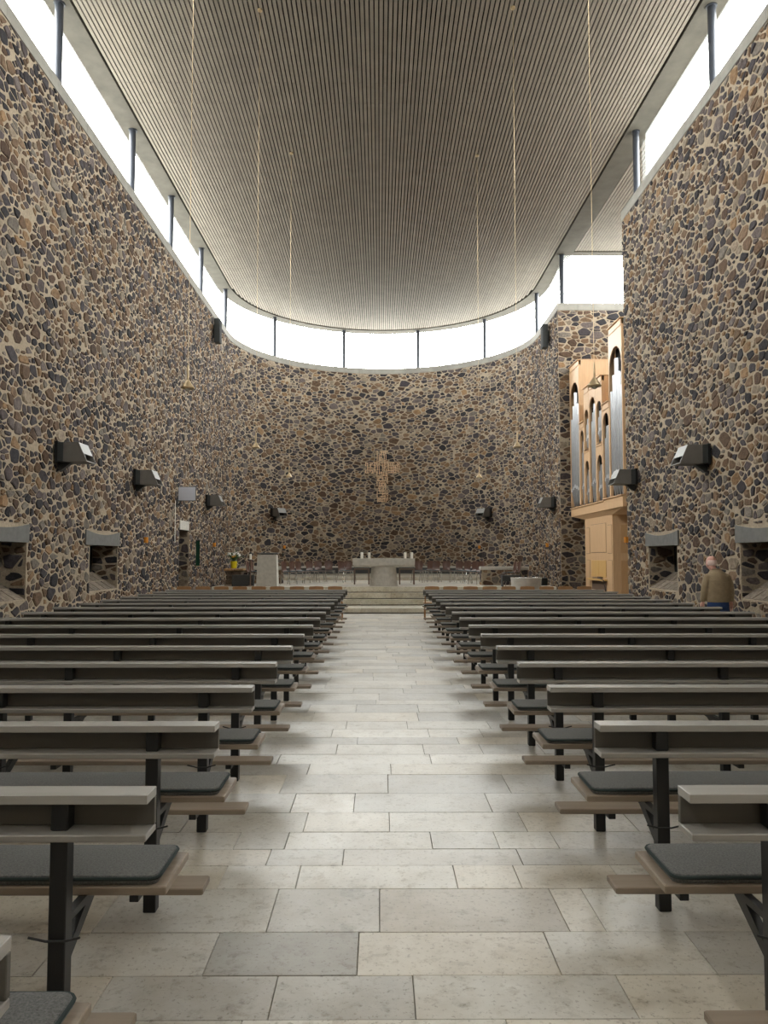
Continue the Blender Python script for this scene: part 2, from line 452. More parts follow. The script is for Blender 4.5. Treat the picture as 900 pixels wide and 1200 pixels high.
holesL = [(a - 0.05, b_ + 0.02, WZ0, WZ1) for a, b_ in WIN_L] + [(a - 0.30, b_ + 0.05, WZ1, LZ1) for a, b_ in WIN_L] + \
         [(DOOR[0], DOOR[1], 0, DOOR[2]), (DOOR[0] - 0.02, DOOR[1] - 0.2, DOOR[2], DOOR[3])]
fL = lambda s, z, d: (XL + d, s, z)
lay_stones(rubble(3.0, YA, 0.1, SILL0, holesL, 11), fL, wall_left)
holesR = [(a - 0.05, b_ + 0.02, WZ0, WZ1) for a, b_ in WIN_R] + [(a - 0.14, b_ + 0.14, WZ1, LZ1) for a, b_ in WIN_R]
fR = lambda s, z, d: (XR - d, s, z)
lay_stones(rubble(3.0, NY0, 0.1, SILL0, holesR, 12), fR, wall_right)
fEnd = lambda s, z, d: (s, NY0 + d, z)
fA = lambda s, z, d: (XC + (RA - d) * cos(s / RA), YA + (RA - d) * sin(s / RA), z)
lay_stones(rubble(0, pi * RA, 0.1, SILL0, [], 13, asp=1.8, radii=[(0.125, 1.2), (0.102, 4), (0.080, 13), (0.061, 28), (0.044, 46), (0.034, 50)], gap=(0.007, 0.018)), fA, wall_apse)
lay_stones(rubble(NY1, YA, 0.1, SILL0, [], 14), fR, wall_niche, 100)
fN = lambda s, z, d: (s, NY1 - d, z)
BIG = [(0.125, 1.5), (0.105, 6), (0.085, 14), (0.064, 26), (0.045, 36), (0.035, 40)]
lay_stones(rubble(XR, NX1, 0.1, SILL0, [], 15, asp=1.7, radii=BIG), fN, wall_niche, 200)

# window recesses: stone reveals, sloping slab sills, a dark shutter at the back, a concrete lintel
def recess(n, wall, sx, xw, a, b_, lint):
    """sx=+1: the wall's room side looks to +x"""
    back = xw - sx * 0.63
    RC = [(0.085, 9), (0.065, 22), (0.048, 40), (0.034, 50)]
    f1 = lambda s, z, d: (s, b_ - d, z)
    lay_stones(rubble(min(back, xw) + 0.01, max(back, xw) - 0.01, WZ0, WZ1, [], 40 + n, asp=1.9, radii=RC), f1, wall, 30)
    f2 = lambda s, z, d: (s, a + d, z)
    lay_stones(rubble(min(back, xw) + 0.01, max(back, xw) - 0.01, WZ0, WZ1, [], 60 + n, asp=1.9, radii=RC), f2, wall, 0)
    lo, hi = min(back, back - sx * 0.1), max(back, back - sx * 0.1)
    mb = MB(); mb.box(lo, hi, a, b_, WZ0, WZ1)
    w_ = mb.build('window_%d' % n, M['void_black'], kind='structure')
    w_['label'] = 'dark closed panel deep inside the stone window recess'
    # sloping sill of flat stones
    mort = MB(); mort.prism([(xw, WZ0), (xw, WZ0 + 0.02), (back, WZ0 + 0.42), (back, WZ0)], 'y', a, b_)
    mort.build('sill_bed', M['mortar'], wall)
    k = 5; wd = (b_ - a) / k
    for i in range(k):
        for t0, t1 in ((0.03, 0.45), (0.50, 0.97)):
            q = lambda t, h: (xw + (back - xw) * t, WZ0 + 0.02 + 0.40 * t + h)
            mb = MB(); sh = RND.uniform(-0.03, 0.03)
            v_ = RND.uniform(0.75, 1.2); mb.prism([q(t0, 0), q(t0, 0.014), q(t1, 0.014), q(t1, 0)], 'y', a + i * wd + 0.02 + max(0, sh), a + (i + 1) * wd - 0.012, col=(0.20 * v_, 0.165 * v_, 0.13 * v_))
            mb.build('sill_stone', M['rubble'], wall)
    y0, y1 = lint
    N = 10
    top = [(y0 + (y1 - y0) * i / N, LZ1 - 0.09 * (1 - (2 * i / N - 1) ** 2)) for i in range(N + 1)]
    mb = MB(); x0, x1 = min(back, xw + sx * 0.035), max(back, xw + sx * 0.035)
    mb.prism([(y0, WZ1), (y1, WZ1)] + top[::-1], 'x', x0, x1)
    o = mb.build('lintel', M['concrete_grey'], wall); o['label'] = 'grey concrete lintel with a hollowed top edge'
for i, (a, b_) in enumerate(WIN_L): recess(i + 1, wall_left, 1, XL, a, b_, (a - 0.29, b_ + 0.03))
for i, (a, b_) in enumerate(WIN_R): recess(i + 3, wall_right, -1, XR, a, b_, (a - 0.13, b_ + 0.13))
# doorway with stone reveal
f1 = lambda s, z, d: (s, DOOR[1] - d, z)
lay_stones(rubble(XL - 0.6, XL - 0.01, 0.05, DOOR[2], [], 71, asp=1.8, radii=[(0.12, 6), (0.09, 16), (0.065, 26), (0.045, 30)], gap=(0.012, 0.022)), f1, wall_left, 40)
mb = MB(); mb.bbox(XL - 0.70, XL - 0.62, DOOR[0], DOOR[1], 0, DOOR[2])
d1 = mb.build('door_1', M['void_black'], kind='structure'); d1['label'] = 'dark door set deep in the stone doorway'
mb = MB(); mb.tube([(XL - 0.615, 24.55, 1.05), (XL - 0.56, 24.55, 1.05), (XL - 0.56, 24.68, 1.05)], 0.011); mb.build('handle', M['chrome'], d1)
mb = MB(); mb.bbox(XL - 0.6, XL + 0.04, DOOR[0] - 0.02, DOOR[1] - 0.2, DOOR[2], DOOR[3], 0.01); mb.build('door_lintel', M['concrete_pale'], wall_left)

# ---- floor: rows of limestone slabs
mb = MB(); mb.box(XL - 0.7, NX1 + 0.4, Y0, YA + RA + 0.6, -0.3, -0.012)
floor = struct('floor', mb, M['floor_joint'], 'pale honed limestone slabs laid in staggered rows')
NEAR = [(2.84, 3.13, [-1.05, -0.40, 0.13, 0.93]), (3.13, 3.48, [-1.37, -0.70, -0.09, 0.72, 1.34]), (3.48, 3.92, [-1.27, -0.50, 0.0, 0.84, 1.0]),
        (3.92, 4.21, [-0.81, -0.42, 0.39, 0.71, 1.23]), (4.21, 4.44, [-1.1, -0.61, -0.20, 0.77]), (4.44, 4.71, [-0.83, -0.54, 0.30, 0.68, 1.02]),
        (4.71, 5.06, [-1.2, -0.46, 0.06, 0.89]), (5.06, 5.46, [-1.1, -0.58, -0.17, 0.73]), (5.46, 5.92, [-0.70, 0.06, 0.92])]
SLABT = [(0.61, 0.59, 0.535), (0.575, 0.555, 0.50), (0.54, 0.515, 0.465), (0.51, 0.495, 0.455), (0.475, 0.46, 0.42), (0.60, 0.56, 0.48), (0.66, 0.64, 0.585), (0.445, 0.43, 0.395)]
slabs = []; R = random.Random(5)
rows = []
y = 2.84
while y > Y0:
    d = R.choice((0.29, 0.34, 0.40, 0.44)); rows.append((y - d, y, None)); y -= d
rows += NEAR; y = 5.92
while y < 22.33:
    d = R.choice((0.26, 0.30, 0.34, 0.38, 0.44)); d = min(d, 22.33 - y) if 22.33 - y - d < 0.2 else d
    rows.append((y, y + d, None)); y += d
for ya, yb, js in rows:
    xs = []
    if js:
        xs = list(js); x = xs[-1]
    else:
        x = XL + R.uniform(0.2, 0.9); xs = [x]
    while x < XR - 0.25:
        x += R.uniform(0.45, 1.25)
        if x < XR - 0.15: xs.append(x)
    x = xs[0]
    while x > XL + 0.25:
        x -= R.uniform(0.45, 1.25)
        if x > XL + 0.15: xs.insert(0, x)
    xs = [XL] + xs + [XR]
    for a, b_ in zip(xs, xs[1:]):
        c = R.choice(SLABT); v = R.uniform(0.93, 1.07)
        if abs(ya - 3.13) < 0.01 and abs(a + 0.70) < 0.01: c = (0.34, 0.325, 0.288); v = 1
        if abs(ya - 3.48) < 0.01 and abs(a) < 0.01: c = (0.45, 0.41, 0.345); v = 1
        slabs.append((a, b_, ya, yb, tuple(k * v for k in c)))
def slab_score(s):
    q = [project((x, y_, 0)) for x, y_ in ((s[0], s[2]), (s[1], s[2]), (s[1], s[3]), (s[0], s[3]))]
    if any(e is None for e in q): return 0
    cx = sum(e[0] for e in q) / 4; cy = sum(e[1] for e in q) / 4
    if not (-60 < cx < 960 and 0 < cy < 1260): return 0
    ar = abs(sum(q[i][0] * q[(i + 1) % 4][1] - q[(i + 1) % 4][0] * q[i][1] for i in range(4))) / 2
    return ar if -1.6 < (s[0] + s[1]) / 2 < 1.9 else ar * 0.2
order = sorted(range(len(slabs)), key=lambda k: -slab_score(slabs[k])); single = set(order[:300])
rest = MB()
for k, (a, b_, ya, yb, c) in enumerate(slabs):
    g = 0.0013; dz = R.uniform(-0.0012, 0.0012)
    if k in single:
        cx, cy = (a + b_) / 2, (ya + yb) / 2
        mb = MB(); mb.bbox(a + g - cx, b_ - g - cx, ya + g - cy, yb - g - cy, -0.02, dz, 0.002, col=c)
        mb.build('slab', M['limestone'], floor, loc=(cx, cy, 0))
    else:
        rest.box(a + g, b_ - g, ya + g, yb - g, -0.02, dz, col=c)
rest.build('outer_slabs', M['limestone'], floor, kind='stuff')
mb = MB(); mb.box(XR, NX1, NY0, NY1, -0.012, 0.0, col=(0.42, 0.4, 0.35)); mb.build('bay_slab', M['limestone'], floor)

# ---- altar steps and sanctuary platform
mb = MB()
PX0, PX1 = -5.30, 5.58
[mb.box(PX0 + .02, PX1 - .02, q_, 24.4, 0, z_) for q_, z_ in ((22.4, 0.10), (23.66, 0.28), (24.01, 0.46), (24.36, 0.60))]; mb.box(PX0 + .02, PX1 - .02, 24.4, YA, 0, PLAT - 0.035)
PA = math.acos((PX1 - XC) / (RA - .02))
seg = [(XC + (RA - .02) * cos(a), YA + (RA - .02) * sin(a)) for a in [PA + (pi - 2 * PA) * k / 40 for k in range(41)]]
mb.prism([(PX1, YA)] + seg + [(PX0, YA)], 'z', 0, PLAT - 0.035)
steps = struct('floor_sanctuary', mb, M['floor_joint'], 'raised sanctuary platform reached by four limestone steps')
STEPS = [(22.33, 23.62, 0.0, 0.155), (23.60, 23.98, 0.155, 0.33), (23.95, 24.33, 0.33, 0.51), (24.30, 24.75, 0.51, PLAT)]
for si, (ya, yb, z0, z1) in enumerate(STEPS):
    cuts = [[-0.55, 0.72], [-0.62, 0.80], [-0.9, 0.35], [-1.2, 0.19]][si]
    xs = [PX0, -3.6, -2.2] + cuts + [2.1, 3.5, PX1]
    for a, b_ in zip(xs, xs[1:]):
        v = R.uniform(0.92, 1.08); mb = MB()
        mb.bbox(a + 0.003 - (a + b_) / 2, b_ - 0.003 - (a + b_) / 2, 0, yb - ya, 0.022, z1 - z0, 0.006, col=(0.66 * v, 0.63 * v, 0.54 * v))  # gap left under each block so the dark core draws the nosing shadow
        mb.build('step_block', M['limestone'], steps, loc=((a + b_) / 2, ya, z0))
y = 24.75
rest = MB(); 
while y < 30.8:
    d = R.choice((0.5, 0.6, 0.7)); d = min(d, 30.8 - y) if 30.8 - y - d < 0.25 else d; x = PX0 + 0.003
    while x < PX1 - 0.01:
        wd = R.uniform(0.7, 1.3); b_ = min(PX1, x + wd); b_ = PX1 if PX1 - b_ < 0.3 else b_; c = R.choice(SLABT)
        rest.box(x, b_ - 0.004, y, y + d - 0.004, PLAT - 0.03, PLAT, col=tuple(k * 1.02 for k in c)); x = b_
    y += d
rest.build('platform_slabs', M['limestone'], steps, kind='stuff')
mb = MB(); pl = [(PX1, 30.8)] + seg + [(PX0, 30.8)]
mb.prism(pl, 'z', PLAT - 0.03, PLAT2, col=(0.46, 0.43, 0.36)); mb.build('apse_step', M['limestone'], steps)
# stone bench along the apse wall
mb = MB(); rg = []
for k in range(61):
    a = radians(34) + radians(112) * k / 60
    rg.append([(XC + r * cos(a), YA + r * sin(a), z) for r, z in ((RA - 0.42, PLAT2), (RA - 0.42, 1.10), (RA - 0.05, 1.10), (RA - 0.05, PLAT2))])
mb.loft(rg)
ab = thing('apse_bench', 'low curved bench with shade-darkened front following the apse wall behind the chairs', 'bench', (XC, YA, PLAT2))
def off(mb, d): mb.v = [(v[0] - d[0], v[1] - d[1], v[2] - d[2]) for v in mb.v]; return mb
off(mb, (XC, YA, PLAT2)).build('shaded_bench_front', M['dark_seat'], ab)  # dark colour stands in for the shade on the stone front
mb = MB(); rg = []
for k in range(61):
    a = radians(34) + radians(112) * k / 60
    rg.append([(r * cos(a), r * sin(a), z) for r, z in ((RA - 0.47, 0.28), (RA - 0.47, 0.36), (RA - 0.05, 0.36), (RA - 0.05, 0.28))])
mb.loft(rg); mb.build('bench_slab', M['concrete_pale'], ab)

# ---- concrete sill band, soffit, ceiling
def path_plan(o):
    """inner outline of the nave at offset o outward, from the left rear round the apse to the organ bay corner"""
    pts = [(XL - o, Y0)] + [(XC + (RA + o) * cos(a), YA + (RA + o) * sin(a)) for a in [pi - pi * k / 64 for k in range(65)]]
    return pts + [(XR + o, NY1)]
trims = 0
def capblock(poly_rings, parent, v):
    mb = MB(); mb.loft(poly_rings, col=(0.245 * v, 0.235 * v, 0.208 * v)); return mb.build('sill_block', M['concrete_cap'], parent)
mb = MB(); mb.box(XL - 0.72, XL - 0.1, Y0, YA, SILL0 + 0.005, SILL1 - 0.02)
trim1 = struct('trim_1', mb, M['concrete'], 'concrete sill band under the clerestory of the wall without organ')
y = Y0
while y < YA - 0.1:
    e = min(YA, y + 3.6); e = YA if YA - e < 1 else e; v = R.uniform(0.92, 1.06)
    capblock([[(x, yy, z) for x, z in ((XL + 0.02, SILL0), (XL + 0.02, SILL1), (XL - 0.74, SILL1), (XL - 0.74, SILL0))] for yy in (y + 0.003, e - 0.003)], trim1, v); y = e
mb = MB(); mb.loft([[(XC + r * cos(pi * k / NA), YA + r * sin(pi * k / NA), z) for r, z in ((RA + 0.1, SILL0 + .005), (RA + 0.1, SILL1 - .02), (RA + .72, SILL1 - .02), (RA + .72, SILL0 + .005))] for k in range(NA + 1)])
trim2 = struct('trim_2', mb, M['concrete'], 'curved concrete sill band under the apse clerestory')
for s_ in range(9):
    a0, a1 = pi * s_ / 9 + 0.0005, pi * (s_ + 1) / 9 - 0.0005; v = R.uniform(0.90, 1.08)
    capblock([[(XC + r * cos(a), YA + r * sin(a), z) for r, z in ((RA - .02, SILL0), (RA - .02, SILL1), (RA + .74, SILL1), (RA + .74, SILL0))] for a in [a0 + (a1 - a0) * k / 9 for k in range(10)]], trim2, v)
mb = MB(); mb.box(XR + 0.1, XR + 0.72, Y0, NY0, SILL0 + .005, SILL1 - .02); mb.box(XR + 0.1, XR + .72, NY1, YA, SILL0 + .005, SILL1 - .02); mb.box(XR + .72, NX1 + .4, NY1, NY1 + .7, SILL0 + .005, SILL1 - .02); mb.box(XR + .72, NX1 + .4, NY0 - .5, NY0, SILL0 + .005, SILL1 - .02); mb.box(NX1, NX1 + .5, NY0, NY1, SILL0 + .005, SILL1 - .02)
trim3 = struct('trim_3', mb, M['concrete'], 'concrete sill band of the organ side wall and the organ bay')
y = Y0
while y < NY0 - 0.1:
    e = min(NY0 + 0.02, y + 3.6); e = NY0 + 0.02 if NY0 - e < 1 else e
    capblock([[(x, yy, z) for x, z in ((XR - .02, SILL0), (XR - .02, SILL1), (XR + .74, SILL1), (XR + .74, SILL0))] for yy in (y + .003, e - .003)], trim3, R.uniform(.94, 1.05)); y = e
capblock([[(x, yy, z) for x, z in ((XR - .02, SILL0), (XR - .02, SILL1), (XR + .74, SILL1), (XR + .74, SILL0))] for yy in (NY1 - .02, YA - .003)], trim3, 1)
capblock([[(x, yy, z) for yy, z in ((NY1 - .02, SILL0), (NY1 - .02, SILL1), (NY1 + .7, SILL1), (NY1 + .7, SILL0))] for x in (XR + .75, NX1 + .5)], trim3, 1.02)

# roof soffit (concrete) as a band around the slatted ceiling, plus roof slab
GO = 0.5       # glass stands this far outside the wall line
IE = 0.02      # slats stop this far inside the wall line
OV = GO + 0.06      # the roof ends flush with the glass
mb = MB()
mb.box(XL - OV, XL + IE, Y0 - .5, YA, SOFF, SOFF + 0.45)
mb.loft([[(XC + r * cos(pi * k / NA), YA + r * sin(pi * k / NA), z) for r, z in ((RA - IE, SOFF), (RA - IE, SOFF + .45), (RA + OV, SOFF + .45), (RA + OV, SOFF))] for k in range(NA + 1)])
mb.box(XR - IE, XR + 0.62, Y0 - .5, YA, SOFF, SOFF + .45)
mb.box(XR + .62, NX1 + .36, NY0 - .31, NY0 - .2, SOFF, SOFF + .45)
mb.box(XR + .62, NX1 + .36, NY1 - 0.04, NY1 + .31, SOFF, SOFF + .45)
mb.box(NX1 - .05, NX1 + .36, NY0 - .2, NY1 - .04, SOFF, SOFF + .45)
struct('trim_4', mb, M['concrete'], 'concrete roof edge between slatted ceiling and clerestory glass')
mb = MB(); mb.box(XL - OV, XR + OV, Y0 - .5, YA, SOFF + 0.12, SOFF + 0.3); mb.box(XR + OV, NX1 + .36, NY0 - .31, NY1 + .31, SOFF + 0.12, SOFF + 0.3)
mb.prism([(XC + (RA + OV) * cos(pi * k / 48), YA + (RA + OV) * sin(pi * k / 48)) for k in range(49)], 'z', SOFF + .12, SOFF + .3)
ceiling = struct('ceiling', mb, M['void_black'], 'slatted timber ceiling with narrow dark gaps')
PITCH_S = 0.1; JO = [-9.1, -2.35, 4.4, 11.15, 17.88, 24.63, 31.4]
k = 0; x = XL + 0.06
slat_c = R
while x + 0.072 < XR - 0.03:
    xm = x + 0.036 - XC
    yend = YA + sqrt(max(0.0, (RA - IE - 0.02) ** 2 - (abs(xm) + 0.036) ** 2)) if abs(xm) < RA - 0.06 else YA
    js = [j + (0.84 if k % 2 else 0) for j in JO if j + 0.9 < yend]
    ys = [Y0] + js + [yend]; v = R.uniform(0.93, 1.05); mb = MB()
    for a, b_ in zip(ys, ys[1:]):
        u = v * R.uniform(0.96, 1.04)
        mb.box(0, 0.072, a + 0.006, b_ - 0.006, 0, 0.03, col=(0.250 * u, 0.218 * u, 0.182 * u))
    mb.build('slat', M['ceiling_wood'], ceiling, loc=(x, 0, SOFF + 0.035)); x += PITCH_S; k += 1
x = XR + 0.66; mb = MB(); mb.box(0, 0.072, NY0 - 0.18, NY1 - 0.06, 0, 0.03, col=(0.25, 0.218, 0.182)); sm = mb.mesh('bay_slat', M['ceiling_wood'])
while x < NX1 - 0.12:
    link('slat', sm, ceiling, (x, 0, SOFF + 0.035)); x += PITCH_S

# ---- clerestory: frosted panes and round steel columns
YCOL = [15.2, 19.9, 23.7, 27.8]; YREAR = [-8.0, -3.4, 1.2, 5.8, 10.5]
ACOL = [175.7, 139.7, 106.7, 74.5, 43.2, 8.1]
wn = 5
def window(label):
    global wn
    mb = MB(); o = bpy.data.objects.new('window_%d' % wn, None); COL.objects.link(o); wn += 1
    o['kind'] = 'structure'; o['label'] = label; return o
def flat_panes(wo, p0, p1, n, gap=0.012):
    for i in range(n):
        a = Vector(p0).lerp(Vector(p1), i / n); b_ = Vector(p0).lerp(Vector(p1), (i + 1) / n); d = (b_ - a).normalized(); nn = Vector((-d.y, d.x)) * 0.01
        a = a + d * gap / 2; b_ = b_ - d * gap / 2
        poly = [tuple(a - nn), tuple(b_ - nn), tuple(b_ + nn), tuple(a + nn)]
        mb = MB(); mb.prism(poly, 'z', SILL1, SOFF); mb.build('pane', M['frosted_glass'], wo)
for k, (a, b_) in enumerate(zip([Y0] + YREAR + YCOL, YREAR + YCOL + [YA])):
    wo = window('frosted clerestory glazing above the wall without organ'); flat_panes(wo, (XL - GO, a), (XL - GO, b_), 2)
for k, (a, b_) in enumerate(zip([Y0] + YREAR + YCOL[:1], YREAR + YCOL[:2])):
    wo = window('frosted clerestory glazing above the organ side wall'); flat_panes(wo, (XR + GO, a), (XR + GO, b_ + (0.05 if k == 6 else 0)), 2)
wo = window('frosted glass return closing the organ bay'); flat_panes(wo, (XR + GO, NY0 - .25), (NX1 + .3, NY0 - .25), 3)
wo = window('frosted glazing above the end wall of the organ bay'); flat_panes(wo, (XR + .35, NY1 + .25), (NX1 + .3, NY1 + .25), 4)
wo = window('frosted glazing above the outer wall of the organ bay'); flat_panes(wo, (NX1 + .3, NY0 - .25), (NX1 + .3, NY1 + .25), 5)
wo = window('frosted glazing between organ bay and apse'); flat_panes(wo, (XR + .35, NY1 + .25), (XR + GO, YA), 2)
AB = [180.0] + ACOL + [0.0]
for a0, a1 in zip(AB, AB[1:]):
    wo = window('curved frosted clerestory glazing of the apse')
    n = max(1, round(abs(a0 - a1) / 14))
    for i in range(n):
        b0 = radians(a0 + (a1 - a0) * i / n) - 0.0009; b1 = radians(a0 + (a1 - a0) * (i + 1) / n) + 0.0009
        rg = []
        for q in range(6):
            a = b0 + (b1 - b0) * q / 5
            rg.append([(XC + r * cos(a), YA + r * sin(a), z) for r, z in ((RA + GO - .01, SILL1), (RA + GO - .01, SOFF), (RA + GO + .01, SOFF), (RA + GO + .01, SILL1))])
        mb = MB(); mb.loft(rg); mb.build('pane', M['frosted_glass'], wo)
mb = MB(); mb.lathe([(0.085, 0), (0.085, SOFF - SILL1)], n=18); colm = mb.mesh('steel_column', M['steel_dark'], True)
mb = MB(); mb.lathe([(0.13, 0), (0.13, 0.018)], n=18); cpl = mb.mesh('foot_plate', M['steel_dark'], True)
mb = MB(); mb.lathe([(0.115, 0), (0.115, 0.025)], n=18); ctp = mb.mesh('head_plate', M['steel_dark'], True)
def column(x, y, label, group):
    o = link('steel_column', colm, None, (x, y, SILL1)); tag(o, label, 'column', group)
    link('foot_plate', cpl, o, (0, 0, 0)); link('head_plate', ctp, o, (0, 0, SOFF - SILL1 - 0.025))
for y in YREAR[3:] + YCOL: column(XL - 0.22, y, 'round dark steel column in the clerestory above the wall without organ', 'clerestory columns opposite the organ')
for y in YREAR[3:] + YCOL[:2] + [28.33]: column(XR + 0.22, y, 'round dark steel column in the clerestory above the organ side wall', 'clerestory columns on the organ side')
for a in ACOL: column(XC + 6.72 * cos(radians(a)), YA + 6.72 * sin(radians(a)), 'round dark steel column in the curved clerestory of the apse', 'clerestory columns of the apse')
# sky portals: sampling guides in the window openings (they give no light of their own)
def portal(p0, p1, inward):
    p0, p1 = Vector(p0), Vector(p1); d = p1 - p0
    ld = bpy.data.lights.new('sky_portal', 'AREA'); ld.shape = 'RECTANGLE'; ld.size = d.length; ld.size_y = SOFF - SILL1
    ld.cycles.is_portal = True
    o = bpy.data.objects.new('sky_portal', ld); COL.objects.link(o)
    c = (p0 + p1) / 2 + Vector(inward) * -0.04; o.location = (c.x, c.y, (SOFF + SILL1) / 2)
    zax = -Vector((inward[0], inward[1], 0)).normalized(); xax = Vector((d.x, d.y, 0)).normalized(); yax = zax.cross(xax)
    o.rotation_euler = Matrix((xax, yax, zax)).transposed().to_euler()
portal((XL - GO, Y0), (XL - GO, YA), (1, 0)); portal((XR + GO, Y0), (XR + GO, NY0 - .25), (-1, 0))
portal((XR + GO, NY0 - .25), (NX1 + .3, NY0 - .25), (0, 1)); portal((XR + .35, NY1 + .25), (NX1 + .3, NY1 + .25), (0, -1))
portal((NX1 + .3, NY0 - .25), (NX1 + .3, NY1 + .25), (-1, 0)); portal((XR + .4, NY1 + .25), (XR + GO, YA), (-1, 0))
for k in range(12):
    a0, a1 = pi * k / 12, pi * (k + 1) / 12; am = (a0 + a1) / 2; r = RA + GO + 0.06
    portal((XC + r * cos(a0), YA + r * sin(a0)), (XC + r * cos(a1), YA + r * sin(a1)), (-cos(am), -sin(am)))
#--OBJECTS--
# ------------------------------------------------------------------ pews
PL = 4.30
def make_pew():
    o = thing('pew', 'grey wooden pew', 'pew', group='rows of pews')
    h = PL / 2
    mb = MB(); mb.bbox(-h, h, -0.105, 0.0, 0.830, 0.861, 0.002); mb.build('top_board', M['pew_paint_lit'], o)
    mb = MB(); mb.bbox(-h, h, -0.020, 0.0, 0.7365, 0.8295, 0.002); mb.build('back_panel', M['pew_paint_shaded'], o)
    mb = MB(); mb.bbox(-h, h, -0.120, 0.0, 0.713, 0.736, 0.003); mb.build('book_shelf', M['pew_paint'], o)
    mb = MB(); mb.bbox(-h, h, 0.138, 0.470, 0.433, 0.464, 0.004); mb.build('seat', M['pew_wood'], o)
    mb = MB(); mb.bbox(-h, h, -0.315, -0.175, 0.180, 0.210, 0.004); mb.build('kneeler', M['pew_wood'], o)
    # cushion with rounded corners
    def rr(x0, x1, y0, y1, r, z, n=5):
        p = []
        for cx, cy, a0 in ((x1 - r, y0 + r, -pi / 2), (x1 - r, y1 - r, 0), (x0 + r, y1 - r, pi / 2), (x0 + r, y0 + r, pi)):
            for i in range(n): a = a0 + pi / 2 * i / (n - 1); p.append((cx + r * cos(a), cy + r * sin(a), z))
        return p
    x0, x1, y0, y1 = -h + 0.035, h - 0.035, 0.150, 0.462
    mb = MB(); mb.loft([rr(x0 + .006, x1 - .006, y0 + .006, y1 - .006, 0.03, 0.464), rr(x0, x1, y0, y1, 0.035, 0.472), rr(x0, x1, y0, y1, 0.035, 0.488), rr(x0 + .006, x1 - .006, y0 + .006, y1 - .006, 0.03, 0.496), rr(x0 + .03, x1 - .03, y0 + .03, y1 - .03, 0.02, 0.499)])
    cu = mb.build('cushion', M['felt'], o, smooth=True); cu['label'] = 'dark grey felt cushion with dark green piping'
    ring = rr(x0 - .001, x1 + .001, y0 - .001, y1 + .001, 0.036, 0.487); ring.append(ring[0])
    mb = MB(); mb.tube(ring, 0.0065, 6); mb.build('piping', M['piping_green'], cu, smooth=True)
    px = [h - 0.30, (h - 0.30) / 3, -(h - 0.30) / 3, -(h - 0.30)]
    mb = MB(); mb.bbox(-0.029, 0.029, -0.080, -0.0215, 0.0, 0.712, 0.003); pm = mb.mesh('post', M['black_steel'])
    mb = MB(); mb.bbox(-0.029, 0.029, -0.080, -0.0215, 0.7365, 0.8295, 0.003); pm2 = mb.mesh('upper_post', M['black_steel'])
    mb = MB(); mb.prism([(-0.021, 0.432), (0.36, 0.432), (0.36, 0.418), (0.22, 0.40), (-0.021, 0.27), (-0.021, 0.315), (0.13, 0.405), (-0.021, 0.41)], 'x', -0.015, 0.015)
    bmh = mb.mesh('seat_bracket', M['black_steel'])
    mb = MB(); mb.bbox(-0.02, 0.02, -0.31, -0.081, 0.150, 0.179, 0.002); am = mb.mesh('kneeler_arm', M['black_steel'])
    mb = MB(); mb.tube([(-0.085, -0.10, 0.402), (-0.03, -0.092, 0.386), (0.03, -0.092, 0.386), (0.085, -0.10, 0.402)], 0.004, 6); hm = mb.mesh('bag_hook', M['black_steel'], True)
    for x in px:
        p_ = link('post', pm, o, (x, 0, 0)); link('upper_post', pm2, o, (x, 0, 0)); link('seat_bracket', bmh, o, (x, 0, 0)); link('kneeler_arm', am, o, (x, 0, 0)); link('bag_hook', hm, p_, (0, 0, 0)); 0
    return o
pew = make_pew(); first = True
for side, xin in ((-1, -0.768), (1, 1.03)):
    for k in range(-1, 16):
        if side > 0 and k < 0: continue
        o = pew if first else copy_tree(pew); first = False
        o.location = (xin + side * PL / 2, 2.70 + 1.043 * k, 0)
        o['label'] = 'grey wooden pew with charcoal cushion, %s row from the altar steps, %s' % (ORD[16 - k], 'organ side' if side > 0 else 'opposite the organ')
        o['group'] = 'rows of pews'

# ------------------------------------------------------------------ wooden chairs before the front pews
def make_chair():
    o = thing('wooden_chair', 'x', 'chair', group='wooden chairs before the front pews')
    mb = MB(); mb.prism([(-0.185, 0.78), (-0.17, 0.765), (0.17, 0.765), (0.185, 0.78), (0.19, 0.84), (0.17, 0.868), (0, 0.876), (-0.17, 0.868), (-0.19, 0.84)], 'y', -0.215, -0.190); mb.build('backrest', M['chair_oak'], o)
    mb = MB(); mb.bbox(-0.21, 0.21, -0.2, 0.21, 0.43, 0.455, 0.006); mb.build('seat', M['chair_oak'], o)
    mb = MB(); mb.bbox(-.18, .18, .165, .19, .36, .43, .003); mb.bbox(-.18, .18, -.18, -.155, .36, .43, .003); mb.build('apron', M['chair_oak'], o)
    for x in (-0.175, 0.175):
        mb = MB(); mb.tube([(x, 0.18, 0), (x, 0.18, 0.43)], [0.014, 0.018], 8); mb.build('leg', M['chair_oak'], o, True)
        mb = MB(); mb.tube([(x, -0.185, 0), (x, -0.185, 0.43), (x, -0.198, 0.82)], [0.014, 0.018, 0.013], 8); mb.build('leg', M['chair_oak'], o, True)
    return o
ch = make_chair(); first = True
